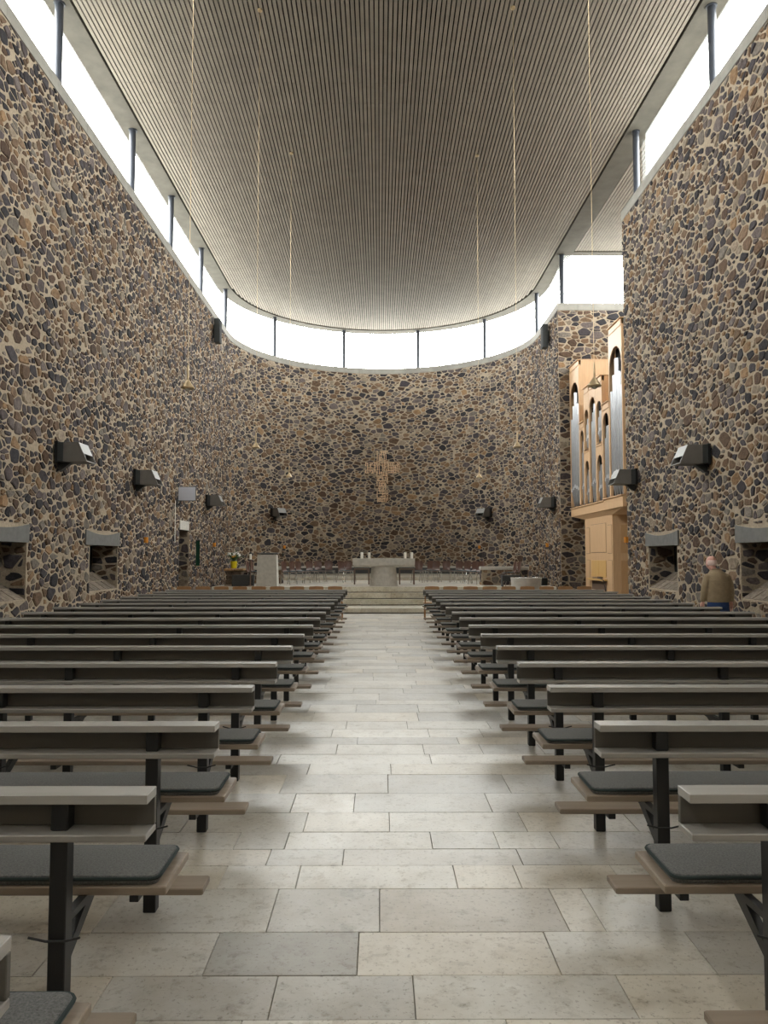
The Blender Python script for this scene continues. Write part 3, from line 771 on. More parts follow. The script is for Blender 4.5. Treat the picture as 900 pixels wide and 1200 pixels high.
for px, side in ((217, -1), (239, -1), (260.5, -1), (282, -1), (304, -1), (325.5, -1), (348.5, -1), (371, -1), (393, -1), (506, 1), (527.5, 1), (551, 1), (573.5, 1), (595.5, 1), (617.5, 1), (640, 1), (662, 1), (684, 1)):
    n = {393: 1, 371: 2, 348.5: 3, 325.5: 4, 304: 5, 282: 6, 260.5: 7, 239: 8, 217: 9, 506: 1, 527.5: 2, 551: 3, 573.5: 4, 595.5: 5, 617.5: 6, 640: 7, 662: 8, 684: 9}[px]
    o = ch if first else copy_tree(ch); first = False
    o.location = (round((px - 445) / 45.0, 3), 20.2, 0)
    o['label'] = 'honey oak chair before the front pew, %s from the aisle, %s' % (ORD[n], 'organ side' if side > 0 else 'opposite the organ')

# ------------------------------------------------------------------ altar
al = thing('altar', 'pale concrete altar with wide tapered slab on a conical foot', 'altar', (0.13, 25.2, PLAT))
mb = MB()
def rect(x, y, z): return [(-x, -y, z), (x, -y, z), (x, y, z), (-x, y, z)]
mb.loft([rect(0.93, 0.42, 0.62), rect(1.0, 0.47, 0.69), rect(1.0, 0.47, 0.885), rect(0.992, 0.462, 0.892)]); mb.build('slab', M['concrete_pale'], al)
mb = MB(); mb.lathe([(0.47, 0), (0.455, 0.05), (0.43, 0.3), (0.405, 0.615)], n=32); mb.build('pedestal', M['concrete_pale'], al, True)
cm = MB().lathe([(0.042, 0), (0.045, 0.006), (0.045, 0.19), (0.036, 0.2), (0.012, 0.197)], n=16).mesh('candle', M['candle_wax'], True)
wk = MB().tube([(0, 0, 0.195), (0.002, 0, 0.215)], 0.003, 6).mesh('wick', M['void_black'])
for x, lab in ((-0.715, 'outer candle at the end opposite the organ'), (-0.475, 'inner candle at the end opposite the organ'), (0.70, 'inner candle at the organ end'), (0.92, 'outer candle at the organ end')):
    c = tag(link('altar_candle', cm, None, (0.13 + x, 25.2, PLAT + 0.892)), 'thick white altar candle, ' + lab, 'candle', 'candles on the altar'); link('wick', wk, c)
# two stools behind the altar
def stool(x, lab):
    o = thing('stool', lab, 'stool', (x, 26.5, PLAT), group='stools behind the altar')
    mb = MB(); mb.bbox(-.27, .27, -.2, .2, .545, .60, .012); mb.build('seat', M['concrete_grey'], o)
    mb = MB(); mb.bbox(-.26, .26, -.19, .19, .505, .545, .004); mb.build('apron', M['brown_wood'], o)
    for a in (-.245, .245):
        for b_ in (-.175, .175): mb = MB(); mb.bbox(a - .02, a + .02, b_ - .02, b_ + .02, 0, .505, .003); mb.build('leg', M['brown_wood'], o)
stool(-0.62, 'dark framed grey stool behind the altar, end opposite the organ'); stool(0.93, 'dark framed grey stool behind the altar, organ end')

# ------------------------------------------------------------------ brown shell chairs round the altar
def make_shell():
    o = thing('shell_chair', 'x', 'chair', group='brown shell chairs in the sanctuary')
    # seat runs into the back as one bent ply shell; local -y is the front
    prof = [(-0.21, 0.435, .19), (-0.15, 0.45, .2), (0.05, 0.435, .2), (0.14, 0.445, .19), (0.19, 0.50, .155), (0.215, 0.58, .16), (0.235, 0.70, .185), (0.25, 0.79, .17), (0.255, 0.825, .12)]
    rings = []
    for y_, z_, w_ in [(a_, b_ * .96, c_ * .85) for a_, b_, c_ in prof]:
        cu = 0.03
        rings.append([(w_ * u, y_ - cu * u * u * (1 if z_ > .5 else 0), z_ + (cu * .4 * u * u if z_ <= .5 else 0)) for u in (-1, -.5, 0, .5, 1)] + [(w_ * u, y_ + .012 - cu * u * u * (1 if z_ > .5 else 0), z_ - (.012 if z_ <= .5 else 0)) for u in (1, .5, 0, -.5, -1)])
    mb = MB(); mb.loft(rings); mb.build('shell', M['shell_brown'], o, True)
    mb = MB(); mb.bbox(-.15, .15, -.17, .11, .436, .450, .006); mb.build('seat_pad', M['pad_teal'], o)
    for x in (-1, 1):
        mb = MB(); mb.tube([(x * .21, -.20, 0), (x * .17, -.15, .41), (x * .1, -.13, .425)], .011, 6); mb.build('leg', M['chrome'], o, True)
        mb = MB(); mb.tube([(x * .21, .20, 0), (x * .17, .12, .41), (x * .1, .1, .425)], .011, 6); mb.build('leg', M['chrome'], o, True)
    mb = MB(); mb.tube([(-.17, -.15, .405), (.17, -.15, .405)], .009, 6); mb.tube([(-.17, .12, .405), (.17, .12, .405)], .009, 6); mb.build('cross_bar', M['chrome'], o, True)
    return o
sh = make_shell(); first = True
LEFT = [(338.7, 26.5, 62), (347.7, 27.15, 58), (354.6, 27.8, 54), (366, 28.25, 36), (375, 28.8, 24), (386.5, 29.0, 14), (403.7, 28.2, 40), (409.5, 29.1, 16)]
RIGHT = [(489.5, 28.2, -14), (500, 29.4, -44), (509, 28.6, -24), (522, 28.9, -14), (535.5, 28.5, -30), (544, 27.8, -40), (552, 27.15, -50), (558.5, 26.45, -54)]
def place_shell(px, y, ang, lab):
    global first
    o = sh if first else copy_tree(sh); first = False
    o.location = (round((px - 445) * y / 900, 3), y, PLAT); o.rotation_euler = (0, 0, radians(ang)); o['label'] = lab
for i, (px, y, a) in enumerate(LEFT): place_shell(px, y, a, 'brown shell chair with chrome legs, %s from the ambo towards the altar' % ORD[i + 1])
for i, (px, y, a) in enumerate(RIGHT): place_shell(px, y, a, 'brown shell chair with chrome legs, %s from the altar towards the organ' % ORD[i + 1])
place_shell(297.3, 26.3, 80, 'brown shell chair seen edge-on behind the dark desk beside the ambo, nearer the flowers')
place_shell(302, 26.85, 80, 'brown shell chair seen edge-on half behind the ambo')
place_shell(596.5, 24.97, -80, 'brown shell chair edge-on behind the font, nearer the altar')
place_shell(601.5, 25.44, -80, 'brown shell chair edge-on behind the font, nearer the organ')

# ------------------------------------------------------------------ ambo, low walls, font
am_ = thing('ambo', 'pale concrete ambo block with a black reading top', 'lectern', (-3.62, 24.95, PLAT))
mb = MB(); mb.loft([[(-.33, -.25, 0), (.33, -.25, 0), (.33, .25, 0), (-.33, .25, 0)], [(-.31, -.23, 1.0), (.29, -.23, 1.0), (.29, .2, 1.0), (-.31, .2, 1.0)], [(-.31, -.23, 1.02), (.27, -.23, 1.02), (.27, .2, 1.02), (-.31, .2, 1.02)]]); mb.build('block', M['concrete_pale'], am_)
mb = MB(); mb.prism([(-.25, 1.035), (-.25, 1.06), (.22, 1.075), (.22, 1.05)], 'x', -.33, .34); mb.build('reading_top', M['black_steel'], am_)
mb = MB(); mb.bbox(-.2, .2, -.15, .15, 1.02, 1.045, .004); mb.build('top_support', M['black_steel'], am_)
def low_wall(name, label, x0, x1, y0, d, hgt, seed):
    cx = (x0 + x1) / 2; L = (x1 - x0) / 2
    o = thing(name, label, 'wall block', (cx, y0, PLAT))
    mb = MB(); mb.box(-L + .03, L - .03, .03, d - .03, 0, hgt - .11); core = mb.build('masonry', M['mortar'], o)
    mb = MB(); mb.bbox(-L, L, 0, d, hgt - .11, hgt, .008); mb.build('cover_slab', M['concrete_pale'], o)
    rd = [(.10, 6), (.075, 18), (.055, 30), (.04, 40)]
    for sts, fr in ((rubble(-L + .03, L - .03, 0, hgt - .11, [], seed, 1.5, rd), lambda s, z, q: (s, .03 - q, z)), (rubble(.03, d - .03, 0, hgt - .11, [], seed + 1, 1.5, rd), lambda s, z, q: (-L + .03 - q, s, z)), (rubble(.03, d - .03, 0, hgt - .11, [], seed + 2, 1.5, rd), lambda s, z, q: (L - .03 + q, s, z))):
        for st in sts:
            vs, fs, col = stone_geo((st[0], tuple(min(.3, k_ * 1.25) for k_ in st[1])) + st[2:], fr); mb = MB(); mb.add(vs, fs, col); mb.build('stone', M['rubble'], core)
low_wall('low_stone_wall', 'low rubble wall with concrete cover slab behind the font', 3.38, 4.98, 25.7, .5, .62, 81)
low_wall('low_stone_wall', 'low rubble wall with concrete cover slab behind the ambo', -4.98, -3.44, 27.2, .5, .60, 91)
fo = thing('baptismal_font', 'round pale concrete font with metal basin before the steps, organ side', 'font', (4.06, 21.35, 0))
mb = MB(); mb.lathe([(.36, 0), (.38, .3), (.415, .95), (.43, 1.055), (.425, 1.062), (.37, 1.062), (.36, 1.0)], n=40); mb.build('bowl', M['concrete_pale'], fo, True)
mb = MB(); mb.lathe([(.355, 1.02), (.362, 1.035), (.366, 1.055), (.374, 1.068), (.38, 1.066)], n=40); mb.build('basin', M['chrome'], fo, True)
# low dark benches beside the ambo and behind the font
def low_bench(label, x, y, wd, solid):
    o = thing('low_bench', label, 'bench', (x, y, PLAT))
    mb = MB(); mb.bbox(-wd / 2, wd / 2, -.14, .14, .31, .36, .006); mb.build('seat', M['dark_seat'], o)
    mb = MB(); mb.bbox(-wd / 2 + .04, wd / 2 - .04, -.12, .12, .0 if solid else .17, .31, .004); mb.build('body', M['dark_seat'], o)
    for s_ in (-1, 1):
        mb = MB(); mb.bbox(s_ * (wd / 2 - .02) - .02, s_ * (wd / 2 - .02) + .02, -.135, .135, 0, .31, .004); mb.build('side_panel', M['dark_seat'], o)
low_bench('dark grey low bench between the flower stand and the ambo', -4.42, 24.95, .68, True)
low_bench('dark grey low bench between the font and the low stone wall', 4.18, 24.52, .6, False)

# flower stand: small stone console with vase and bouquet, candle stand next to it
fs_ = thing('flower_stand', 'rough stone stand carrying the yellow flower vase', 'stand', (-4.80, 25.55, PLAT))
mb = MB(); mb.box(-.30, .30, -.22, .22, .0, .06); mb.build('foot', M['mortar'], fs_)
for i, (a, b_, z0, z1) in enumerate(((-.27, -.02, .06, .20), (.0, .27, .06, .19), (-.26, .06, .21, .34), (.08, .26, .20, .34), (-.27, -.05, .35, .475), (-.03, .26, .35, .475))):
    v = RND.uniform(.7, 1.2); mb = MB(); mb.bbox(a, b_, -.2, .2, z0, z1, .02, col=(.13 * v, .095 * v, .07 * v)); mb.build('stone', M['rubble'], fs_)
mb = MB(); mb.bbox(-.33, -.01, -.24, .24, .48, .565, .022, col=(.36, .22, .11)); mb.build('top_stone', M['rubble'], fs_)
mb = MB(); mb.bbox(.0, .33, -.24, .24, .48, .56, .022, col=(.30, .20, .11)); mb.build('top_stone', M['rubble'], fs_)
va = thing('flower_vase', 'yellow glass vase with white flowers and long green leaves', 'vase', (-4.83, 25.5, PLAT + .566))
mb = MB(); mb.lathe([(.075, 0), (.095, .02), (.105, .12), (.112, .235), (.104, .235), (.095, .15)], n=20); mb.build('vase', M['vase_yellow'], va, True)
RB = random.Random(3)
for i in range(30):
    a = RB.uniform(0, 2 * pi); ln = RB.uniform(.22, .50); el = RB.uniform(.15, 1.25)
    d = Vector((cos(a) * cos(el), sin(a) * cos(el), sin(el)))
    base = Vector((0, 0, .22)); tip = base + d * ln + Vector((0, 0, -.12 * cos(el))); mid = base + d * ln * .55 + Vector((0, 0, .05))
    sd = d.cross(Vector((0, 0, 1))); sd = sd.normalized() * RB.uniform(.018, .034)
    mb = MB(); vs = [base - sd * .15, base + sd * .15, mid - sd, mid + sd, tip]
    vs = [tuple(q) for q in vs] + [tuple(q + Vector((0, 0, .006))) for q in vs]
    mb.add(vs, [(0, 1, 3, 2), (2, 3, 4), (5, 7, 8, 6), (7, 9, 8), (0, 2, 7, 5), (2, 4, 9, 7), (1, 6, 8, 3), (3, 8, 9, 4)])
    mb.build('leaf', M['leaf_green'], va)
for i, (x, y, z, r_, mt) in enumerate(((-.13, -.06, .46, .075, 'petal_white'), (.02, -.08, .44, .08, 'petal_white'), (.10, -.05, .47, .085, 'petal_white'), (.16, -.02, .42, .075, 'petal_white'), (-.05, .03, .43, .06, 'petal_white'), (.0, -.12, .37, .045, 'petal_yellow'), (.06, -.12, .40, .035, 'petal_yellow'))):
    mb = MB()
    for j in range(11):
        a = 2 * pi * j / 11; tl = .5 + .35 * (j % 2)
        c, s_ = cos(a), sin(a); rr_ = r_
        p0 = (x, y, z); p1 = (x + c * rr_ * .7 - s_ * rr_ * .28, y + s_ * rr_ * .7 + c * rr_ * .28, z + rr_ * tl); p2 = (x + c * rr_ * .7 + s_ * rr_ * .28, y + s_ * rr_ * .7 - c * rr_ * .28, z + rr_ * tl); p3 = (x + c * rr_ * 1.05, y + s_ * rr_ * 1.05, z + rr_ * tl * .9); p4 = (x + c * rr_ * .6, y + s_ * rr_ * .6, z + rr_ * (tl - .25))
        mb.add([p0, p1, p2, p3, p4], [(0, 2, 1), (1, 2, 3), (0, 1, 4), (0, 4, 2), (1, 3, 4), (2, 4, 3)])
    mb.lathe([(r_ * .25, -r_ * .5), (r_ * .8, -r_ * .3), (r_ * .95, r_ * .15), (r_ * .7, r_ * .6), (r_ * .25, r_ * .8)], (x, y, z), 10)
    f_ = mb.build('blossom', M[mt], va)
    mb = MB(); mb.tube([(0, 0, .1), (x * .5, y * .5, .3), (x, y, z + .005)], .005, 5); mb.build('stem', M['leaf_green'], f_)
cs = thing('candle_stand', 'slim dark stand with a white candle beside the ambo', 'candle stand', (-4.13, 24.62, PLAT))
mb = MB(); mb.lathe([(.11, 0), (.11, .015), (.02, .04), (.016, .80), (.05, .84), (.055, .86)], n=16); mb.build('stand', M['brown_wood'], cs, True)
mb = MB(); mb.lathe([(.038, .861), (.038, 1.04), (.03, 1.05), (.01, 1.048)], n=14); ca = mb.build('candle', M['candle_wax'], cs, True)
mb = MB(); mb.lathe([(.045, 1.04), (.05, 1.06), (.03, 1.09), (.01, 1.10)], n=14); mb.build('wind_cap', M['black_steel'], ca, True)
fb = thing('floor_speaker', 'small dark floor speaker by the wall beside the font', 'speaker', (5.42, 25.4, PLAT))
mb = MB(); mb.bbox(-.1, .1, -.12, .12, 0, .26, .008); mb.build('cabinet', M['lamp_dark'], fb); mb = MB(); mb.bbox(-.085, .085, -.128, -.121, .02, .24, .003); mb.build('grille', M['void_black'], fb)

# ------------------------------------------------------------------ wall lamps
def make_lamp():
    o = thing('wall_lamp', 'x', 'wall lamp', group='wall lamps')     # local: wall at x=0, room to +x
    mb = MB(); mb.bbox(.012, .07, -.25, .25, -.02, .40, .004); mb.build('wall_plate', M['void_black'], o)
    mb = MB(); mb.bbox(.0705, .18, -.25, .25, .0, .375, .004); mb.build('driver_box', M['lamp_dark'], o)
    mb = MB()
    for y0, y1 in ((-.25, -.238), (.238, .25)): mb.prism([(.181, 0), (.64, 0), (.47, .375), (.181, .375)], 'y', y0, y1)
    mb.prism([(.181, .363), (.475, .363), (.47, .375), (.181, .375)], 'y', -.2379, .2379); mb.prism([(.181, 0), (.64, 0), (.635, .012), (.181, .012)], 'y', -.2379, .2379)
    mb.build('housing', M['lamp_grey'], o)
    mb = MB(); mb.prism([(.555, .155), (.571, .155), (.474, .375), (.46, .375)], 'y', -.238, .238); mb.build('front_plate', M['lamp_front'], o)
    mb = MB()
    for y0, y1 in ((-.2505, -.2375), (.2375, .2505)): mb.prism([(.625, .012), (.641, .012), (.574, .165), (.560, .165)], 'y', y0, y1)
    mb.build('front_rim', M['lamp_front'], o)
    mb = MB(); mb.bbox(.19, .44, -.22, .22, .05, .30, .005); mb.build('lamp_core', M['void_black'], o)
    mb = MB(); mb.prism([(.012, -.16), (.06, -.16), (.26, -.004), (.012, -.004)], 'y', -.06, .06); mb.build('bracket', M['lamp_dark'], o)
    return o
lp = make_lamp(); first = True
for x, y, rz, lab in ((XL + .025, 15.15, 0, 'opposite the organ above the window recesses'), (XL + .025, 19.95, 0, 'opposite the organ, between window recess and grey screen'), (XL + .025, 28.15, 0, 'opposite the organ, between screen and apse curve'),
                      (XR - .025, 15.4, pi, 'on the organ side above the window recesses'), (XR - .025, 19.75, pi, 'at the wall end beside the organ'), (XR - .025, 28.95, pi, 'between organ bay and apse curve'),
                      (XC + 6.475 * cos(radians(141.2)), YA + 6.475 * sin(radians(141.2)), radians(141.2 + 180), 'on the curved apse above the ambo'), (XC + 6.475 * cos(radians(40.4)), YA + 6.475 * sin(radians(40.4)), radians(40.4 + 180), 'on the curved apse above the font')):
    o = lp if first else copy_tree(lp); first = False
    o.location = (x, y, 3.50); o.rotation_euler = (0, 0, rz); o['label'] = 'boxy grey wall lamp with slanted front, ' + lab
# amber candle sconces with a small dark cross plate below
def make_sconce():
    o = thing('candle_sconce', 'x', 'candle sconce', group='amber candle sconces')
    mb = MB(); mb.tube([(.0, 0, -.10), (.09, 0, -.09), (.11, 0, -.06)], .009, 6); mb.build('bracket', M['black_steel'], o, True)
    mb = MB(); mb.lathe([(.05, -.06), (.058, -.05), (.058, .09), (.05, .09)], (.11, 0, 0), 14); mb.build('glass', M['amber_glass'], o, True)
    mb = MB(); mb.bbox(.008, .03, -.03, .03, -.44, -.24, .003); mb.bbox(.008, .03, -.08, -.0305, -.37, -.31, .003); mb.bbox(.008, .03, .0305, .08, -.37, -.31, .003); mb.build('cross_plate', M['black_steel'], o)
    return o
sc_ = make_sconce(); first = True
for x, y, rz, lab in ((XL + .03, 20.52, 0, 'opposite the organ, past the second window recess'), (XL + .03, 29.0, 0, 'opposite the organ, above the flower vase'), (XR - .03, 20.2, pi, 'at the wall end beside the organ'), (XR - .03, 29.75, pi, 'between organ bay and apse'),
                      (XC + 6.47 * cos(radians(136.3)), YA + 6.47 * sin(radians(136.3)), radians(316.3), 'on the apse above the ambo'), (XC + 6.47 * cos(radians(44.3)), YA + 6.47 * sin(radians(44.3)), radians(224.3), 'on the apse above the low wall behind the font')):
    o = sc_ if first else copy_tree(sc_); first = False
    o.location = (x, y, 2.07); o.rotation_euler = (0, 0, rz); o['label'] = 'small amber glass candle sconce ' + lab

# ------------------------------------------------------------------ pendants
def make_pendant():
    o = thing('pendant_lamp', 'x', 'pendant lamp', group='pendant lamps')
    mb = MB(); mb.lathe([(.085, 0), (.088, .012), (.03, .10), (.014, .115), (.012, .115)], n=20); mb.lathe([(.06, -.004), (.06, .002)], n=16); mb.build('shade', M['brass'], o, True)
    mb = MB(); mb.lathe([(.013, .11), (.013, .30), (.009, .31)], n=10); mb.build('stem', M['brass'], o, True)
    mb = MB(); mb.tube([(0, 0, .30), (0, 0, SOFF + .034 - 3.83)], .0035, 6); mb.build('cable', M['brass'], o)
    mb = MB(); mb.lathe([(.05, SOFF + .034 - 3.83 - .03), (.05, SOFF + .034 - 3.83)], n=14); mb.build('ceiling_cup', M['brass'], o)
    mb = MB(); mb.lathe([(.02, -.03), (.035, -.02), (.035, .0), (.02, .02)], n=12); mb.build('bulb', M['candle_wax'], o, True)
    return o
pe = make_pendant(); first = True
for x, y, lab in ((-2.5, 9.9, 'nearest the entrance, opposite the organ'), (-2.5, 15.4, 'second from the altar, opposite the organ'), (-2.5, 21.1, 'nearest the altar, opposite the organ'),
                  (2.76, 9.75, 'nearest the entrance, organ side'), (2.76, 15.3, 'second from the altar, organ side'), (2.76, 21.2, 'nearest the altar, organ side')):
    o = pe if first else copy_tree(pe); first = False
    o.location = (x, y, 3.83); o['label'] = 'small conical pendant lamp on a long cable, ' + lab

# ------------------------------------------------------------------ loudspeakers, screen, banner, cross
for x, y, rz, lab in ((XL + .03, 28.85, 0, 'tall black loudspeaker high on the wall opposite the organ'), (XR - .03, 29.5, pi, 'tall black loudspeaker high on the wall beside the organ bay')):
    o = thing('loudspeaker', lab, 'speaker', (x, y, 9.75), rz)
    mb = MB(); mb.bbox(.06, .28, -.17, .17, 0, .92, .01); mb.build('cabinet', M['lamp_dark'], o)
    mb = MB(); mb.bbox(.2805, .292, -.15, .15, .02, .90, .004); mb.build('grille', M['void_black'], o)
    mb = MB(); mb.bbox(0, .0595, -.04, .04, .2, .7, .004); mb.build('wall_bracket', M['black_steel'], o)
o = thing('wall_screen', 'pale grey flat panel on a wall bracket above the stone doorway', 'screen', (XL + .03, 23.95, 3.38))
mb = MB(); mb.bbox(.05, .60, -.03, .03, 0, .44, .006); mb.build('casing', M['lamp_dark'], o)
mb = MB(); mb.bbox(.062, .588, -.036, -.0305, .012, .428, .002); mb.build('panel', M['screen_face'], o)
mb = MB(); mb.tube([(0, .05, -.12), (.08, .05, -.10), (.16, .045, .1)], .025, 8); mb.bbox(-.002, .03, -.06, .12, -.2, .05, .003); mb.build('bracket', M['lamp_dark'], o)
mb = MB(); mb.tube([(-.0, -.14, .0), (-.0, -.14, -1.3)], .012, 6); mb.build('cable_duct', M['candle_wax'], o)
o = thing('green_banner', 'narrow dark green cloth hanging from an iron hook beside the doorway', 'banner', (XL + .03, 26.4, 1.30))
mb = MB(); n_ = 7; mb.loft([[(.04 + .13 * k_ / 6, -.008 + .012 * (k_ % 2), z) for k_ in range(n_)] + [(.04 + .13 * k_ / 6, .004 + .012 * (k_ % 2), z) for k_ in range(n_ - 1, -1, -1)] for z in (.03, .45, .88)]); mb.build('cloth', M['banner_green'], o)
mb = MB(); mb.bbox(.035, .175, -.012, .02, .0, .03, .003); mb.build('hem', M['brass'], o)
mb = MB(); mb.tube([(0, 0, .80), (.06, 0, .89), (.10, 0, .97), (.06, 0, 1.03), (0, 0, 1.0)], .016, 8); mb.tube([(.02, 0, .89), (.19, 0, .89)], .012, 8); mb.build('iron_hook', M['black_steel'], o, True)

cr = thing('wall_cross', 'large openwork cross of small golden bars on the apse wall', 'cross', (XC, YA + RA - .10, 4.32))
RB = random.Random(9); H_ = 2.60; bw = 0.085
def in_cross(x, z): return (abs(x) < .27 and 0 <= z <= H_) or (abs(x) < .83 and 1.46 <= z <= 2.03)
for a in range(-10, 11):
    x = a * .083
    zlo, zhi = (0, H_) if abs(x) < .27 else (1.46, 2.03)
    z = zlo + RB.uniform(0, .05)
    while z < zhi - .05:
        L_ = min(RB.uniform(.09, .26), zhi - z)
        if RB.random() < .84:
            mb = MB(); d_ = RB.uniform(0, .03); mb.bbox(-.014, .014, -.03 - d_, -d_, 0, L_ - .02, .002); mb.build('bar', M['cross_gold'], cr, loc=(x + RB.uniform(-.012, .012), 0, z))
        z += L_
for z in [i * .13 + .05 for i in range(20)]:
    x = -.83 + RB.uniform(0, .05)
    while x < .83:
        L_ = RB.choice((.085, .17))
        if in_cross(x, z) and in_cross(x + L_, z) and RB.random() < .55:
            mb = MB(); mb.bbox(0, L_, .001, .02, -.01, .01, .002); mb.build('cross_tie', M['cross_gold'], cr, loc=(x, 0, z))
        x += L_
mb = MB(); mb.tube([(0, .03, .3), (0, .09, .3)], .012, 6); mb.tube([(0, .03, 2.3), (0, .09, 2.3)], .012, 6); mb.bbox(-.02, .02, .021, .035, .02, 2.55, .002); mb.bbox(-.80, -.0205, .021, .035, 1.72, 1.76, .002); mb.bbox(.0205, .80, .021, .035, 1.72, 1.76, .002); mb.build('fixing_rail', M['black_steel'], cr)

# ------------------------------------------------------------------ organ
OX, OC = 7.0, 24.95                   # front plane, centre along y
org = thing('pipe_organ', 'pale oak pipe organ with arched pipe fields on an overhanging case', 'organ', (OX, OC, 0))
# local: x into the bay, y along the nave
D1 = 1.7
def obox(name, x0, x1, y0, y1, z0, z1, mat='oak_pale', par=None, bv=.006):
    mb = MB(); mb.bbox(x0, x1, y0, y1, z0, z1, bv); return mb.build(name, M[mat], par or org)
# lower case with panels
LC = (-1.40, 1.75); LX = .15
lc = obox('lower_case', LX, D1, LC[0], LC[1], 0, 2.93)
def panel_x(y0, y1, z0, z1, mat='oak_pale', par=lc, x=LX, name='panel'):
    f_ = obox(name, x - .014, x - .0005, y0, y1, z0, z1, mat, par, .004)
    return f_
w3 = [(-1.30, -.85), (-.72, .95), (1.12, 1.62)]
for (a, b_), (z0, z1) in [((-1.32, -.90), (1.75, 2.62)), ((-1.32, -.90), (.30, 1.52)), ((-.72, .98), (1.78, 2.70)), ((1.16, 1.60), (1.75, 2.62)), ((1.16, 1.60), (.30, 1.52))]:
    panel_x(a, b_, z0, z1)
    mb = MB()
    for q in ((a - .012, a - .001, z0, z1), (b_ + .001, b_ + .012, z0, z1), (a, b_, z0 - .012, z0 - .001), (a, b_, z1 + .001, z1 + .012)): mb.box(LX - .003, LX, *q)
    mb.build('shadow_joint', M['brown_wood'], lc)
for a, b_ in ((-.70, .125), (.135, .96)): panel_x(a, b_, .98, 1.52, 'oak_door', lc, LX, 'console_door')
mb = MB(); mb.box(LX - .004, LX - .0002, -.72, .98, .55, .86); mb.build('keyboard_recess', M['brown_wood'], lc)
kb = obox('key_desk', LX - .16, LX - .005, -.80, 1.05, .87, .93, 'oak_door', lc)
obox('key_slip', LX - .10, LX - .005, -.70, .96, .50, .56, 'oak', lc)
obox('music_block', LX - .12, LX - .02, -.35, -.08, .935, 1.0, 'brown_wood', lc)
mb = MB(); mb.tube([(LX - .14, .35, .95), (LX - .16, -.4, .97), (LX - .18, -1.0, .90), (LX - .16, -1.12, .60), (LX - .10, -1.15, .0)], .014, 8); mb.build('console_lamp', M['black_steel'], lc, True)
# camera-side panels of the lower case
for z0, z1 in ((1.75, 2.62), (.30, 1.52)):
    obox('side_panel', LX + .25, LX + .95, LC[0] - .014, LC[0] - .0005, z0, z1, 'oak', lc, .004)
# corbel (flare) between lower case and cornice
mb = MB(); y0, y1 = -3.0, 3.05
mb.loft([[(LX, LC[0], 2.931), (D1, LC[0], 2.931), (D1, LC[1], 2.931), (LX, LC[1], 2.931)], [(.02, y0 + .1, 3.08), (D1, y0 + .1, 3.08), (D1, y1 - .1, 3.08), (.02, y1 - .1, 3.08)]]); mb.build('corbel', M['oak_pale'], org)
obox('cornice', -.02, D1, y0 + .02, -1.12, 3.081, 3.40); obox('cornice', .0, D1, -1.119, y1, 3.081, 3.36)
obox('cornice_ledge', -.06, .3, y0, -1.11, 3.401, 3.44); obox('cornice_ledge', -.04, .3, -1.109, y1 + .02, 3.361, 3.40)
# upper case: bays as (y0, y1, top, [(arch sections)])
BAYS = [('tower', 1.75, 3.05, 8.60, [(3.44, 7.90)], 5), ('wing', 1.15, 1.74, 6.30, [(3.44, 6.02)], 4),
        ('middle', .52, 1.14, 7.40, [(3.44, 4.88), (5.28, 6.62)], 4), ('centre', -.30, .51, 7.40, [(3.44, 6.90)], 5), ('middle', -1.00, -.31, 7.40, [(3.44, 4.88), (5.28, 6.62)], 4),
        ('wing', -1.75, -1.01, 6.42, [(3.44, 6.10)], 4), ('tower', -3.05, -1.76, 8.60, [(3.44, 7.90)], 5)]
for ya_, z0_, z1_ in ((1.752, 6.301, 8.565), (-1.772, 6.421, 8.565), (1.118, 6.301, 7.365), (-1.0, 6.421, 7.365), (3.03, 3.445, 8.565), (-3.05, 3.445, 8.565)):
    obox('cheek', .086, .219, ya_ + .001, ya_ + .019, z0_, z1_, 'oak_pale')
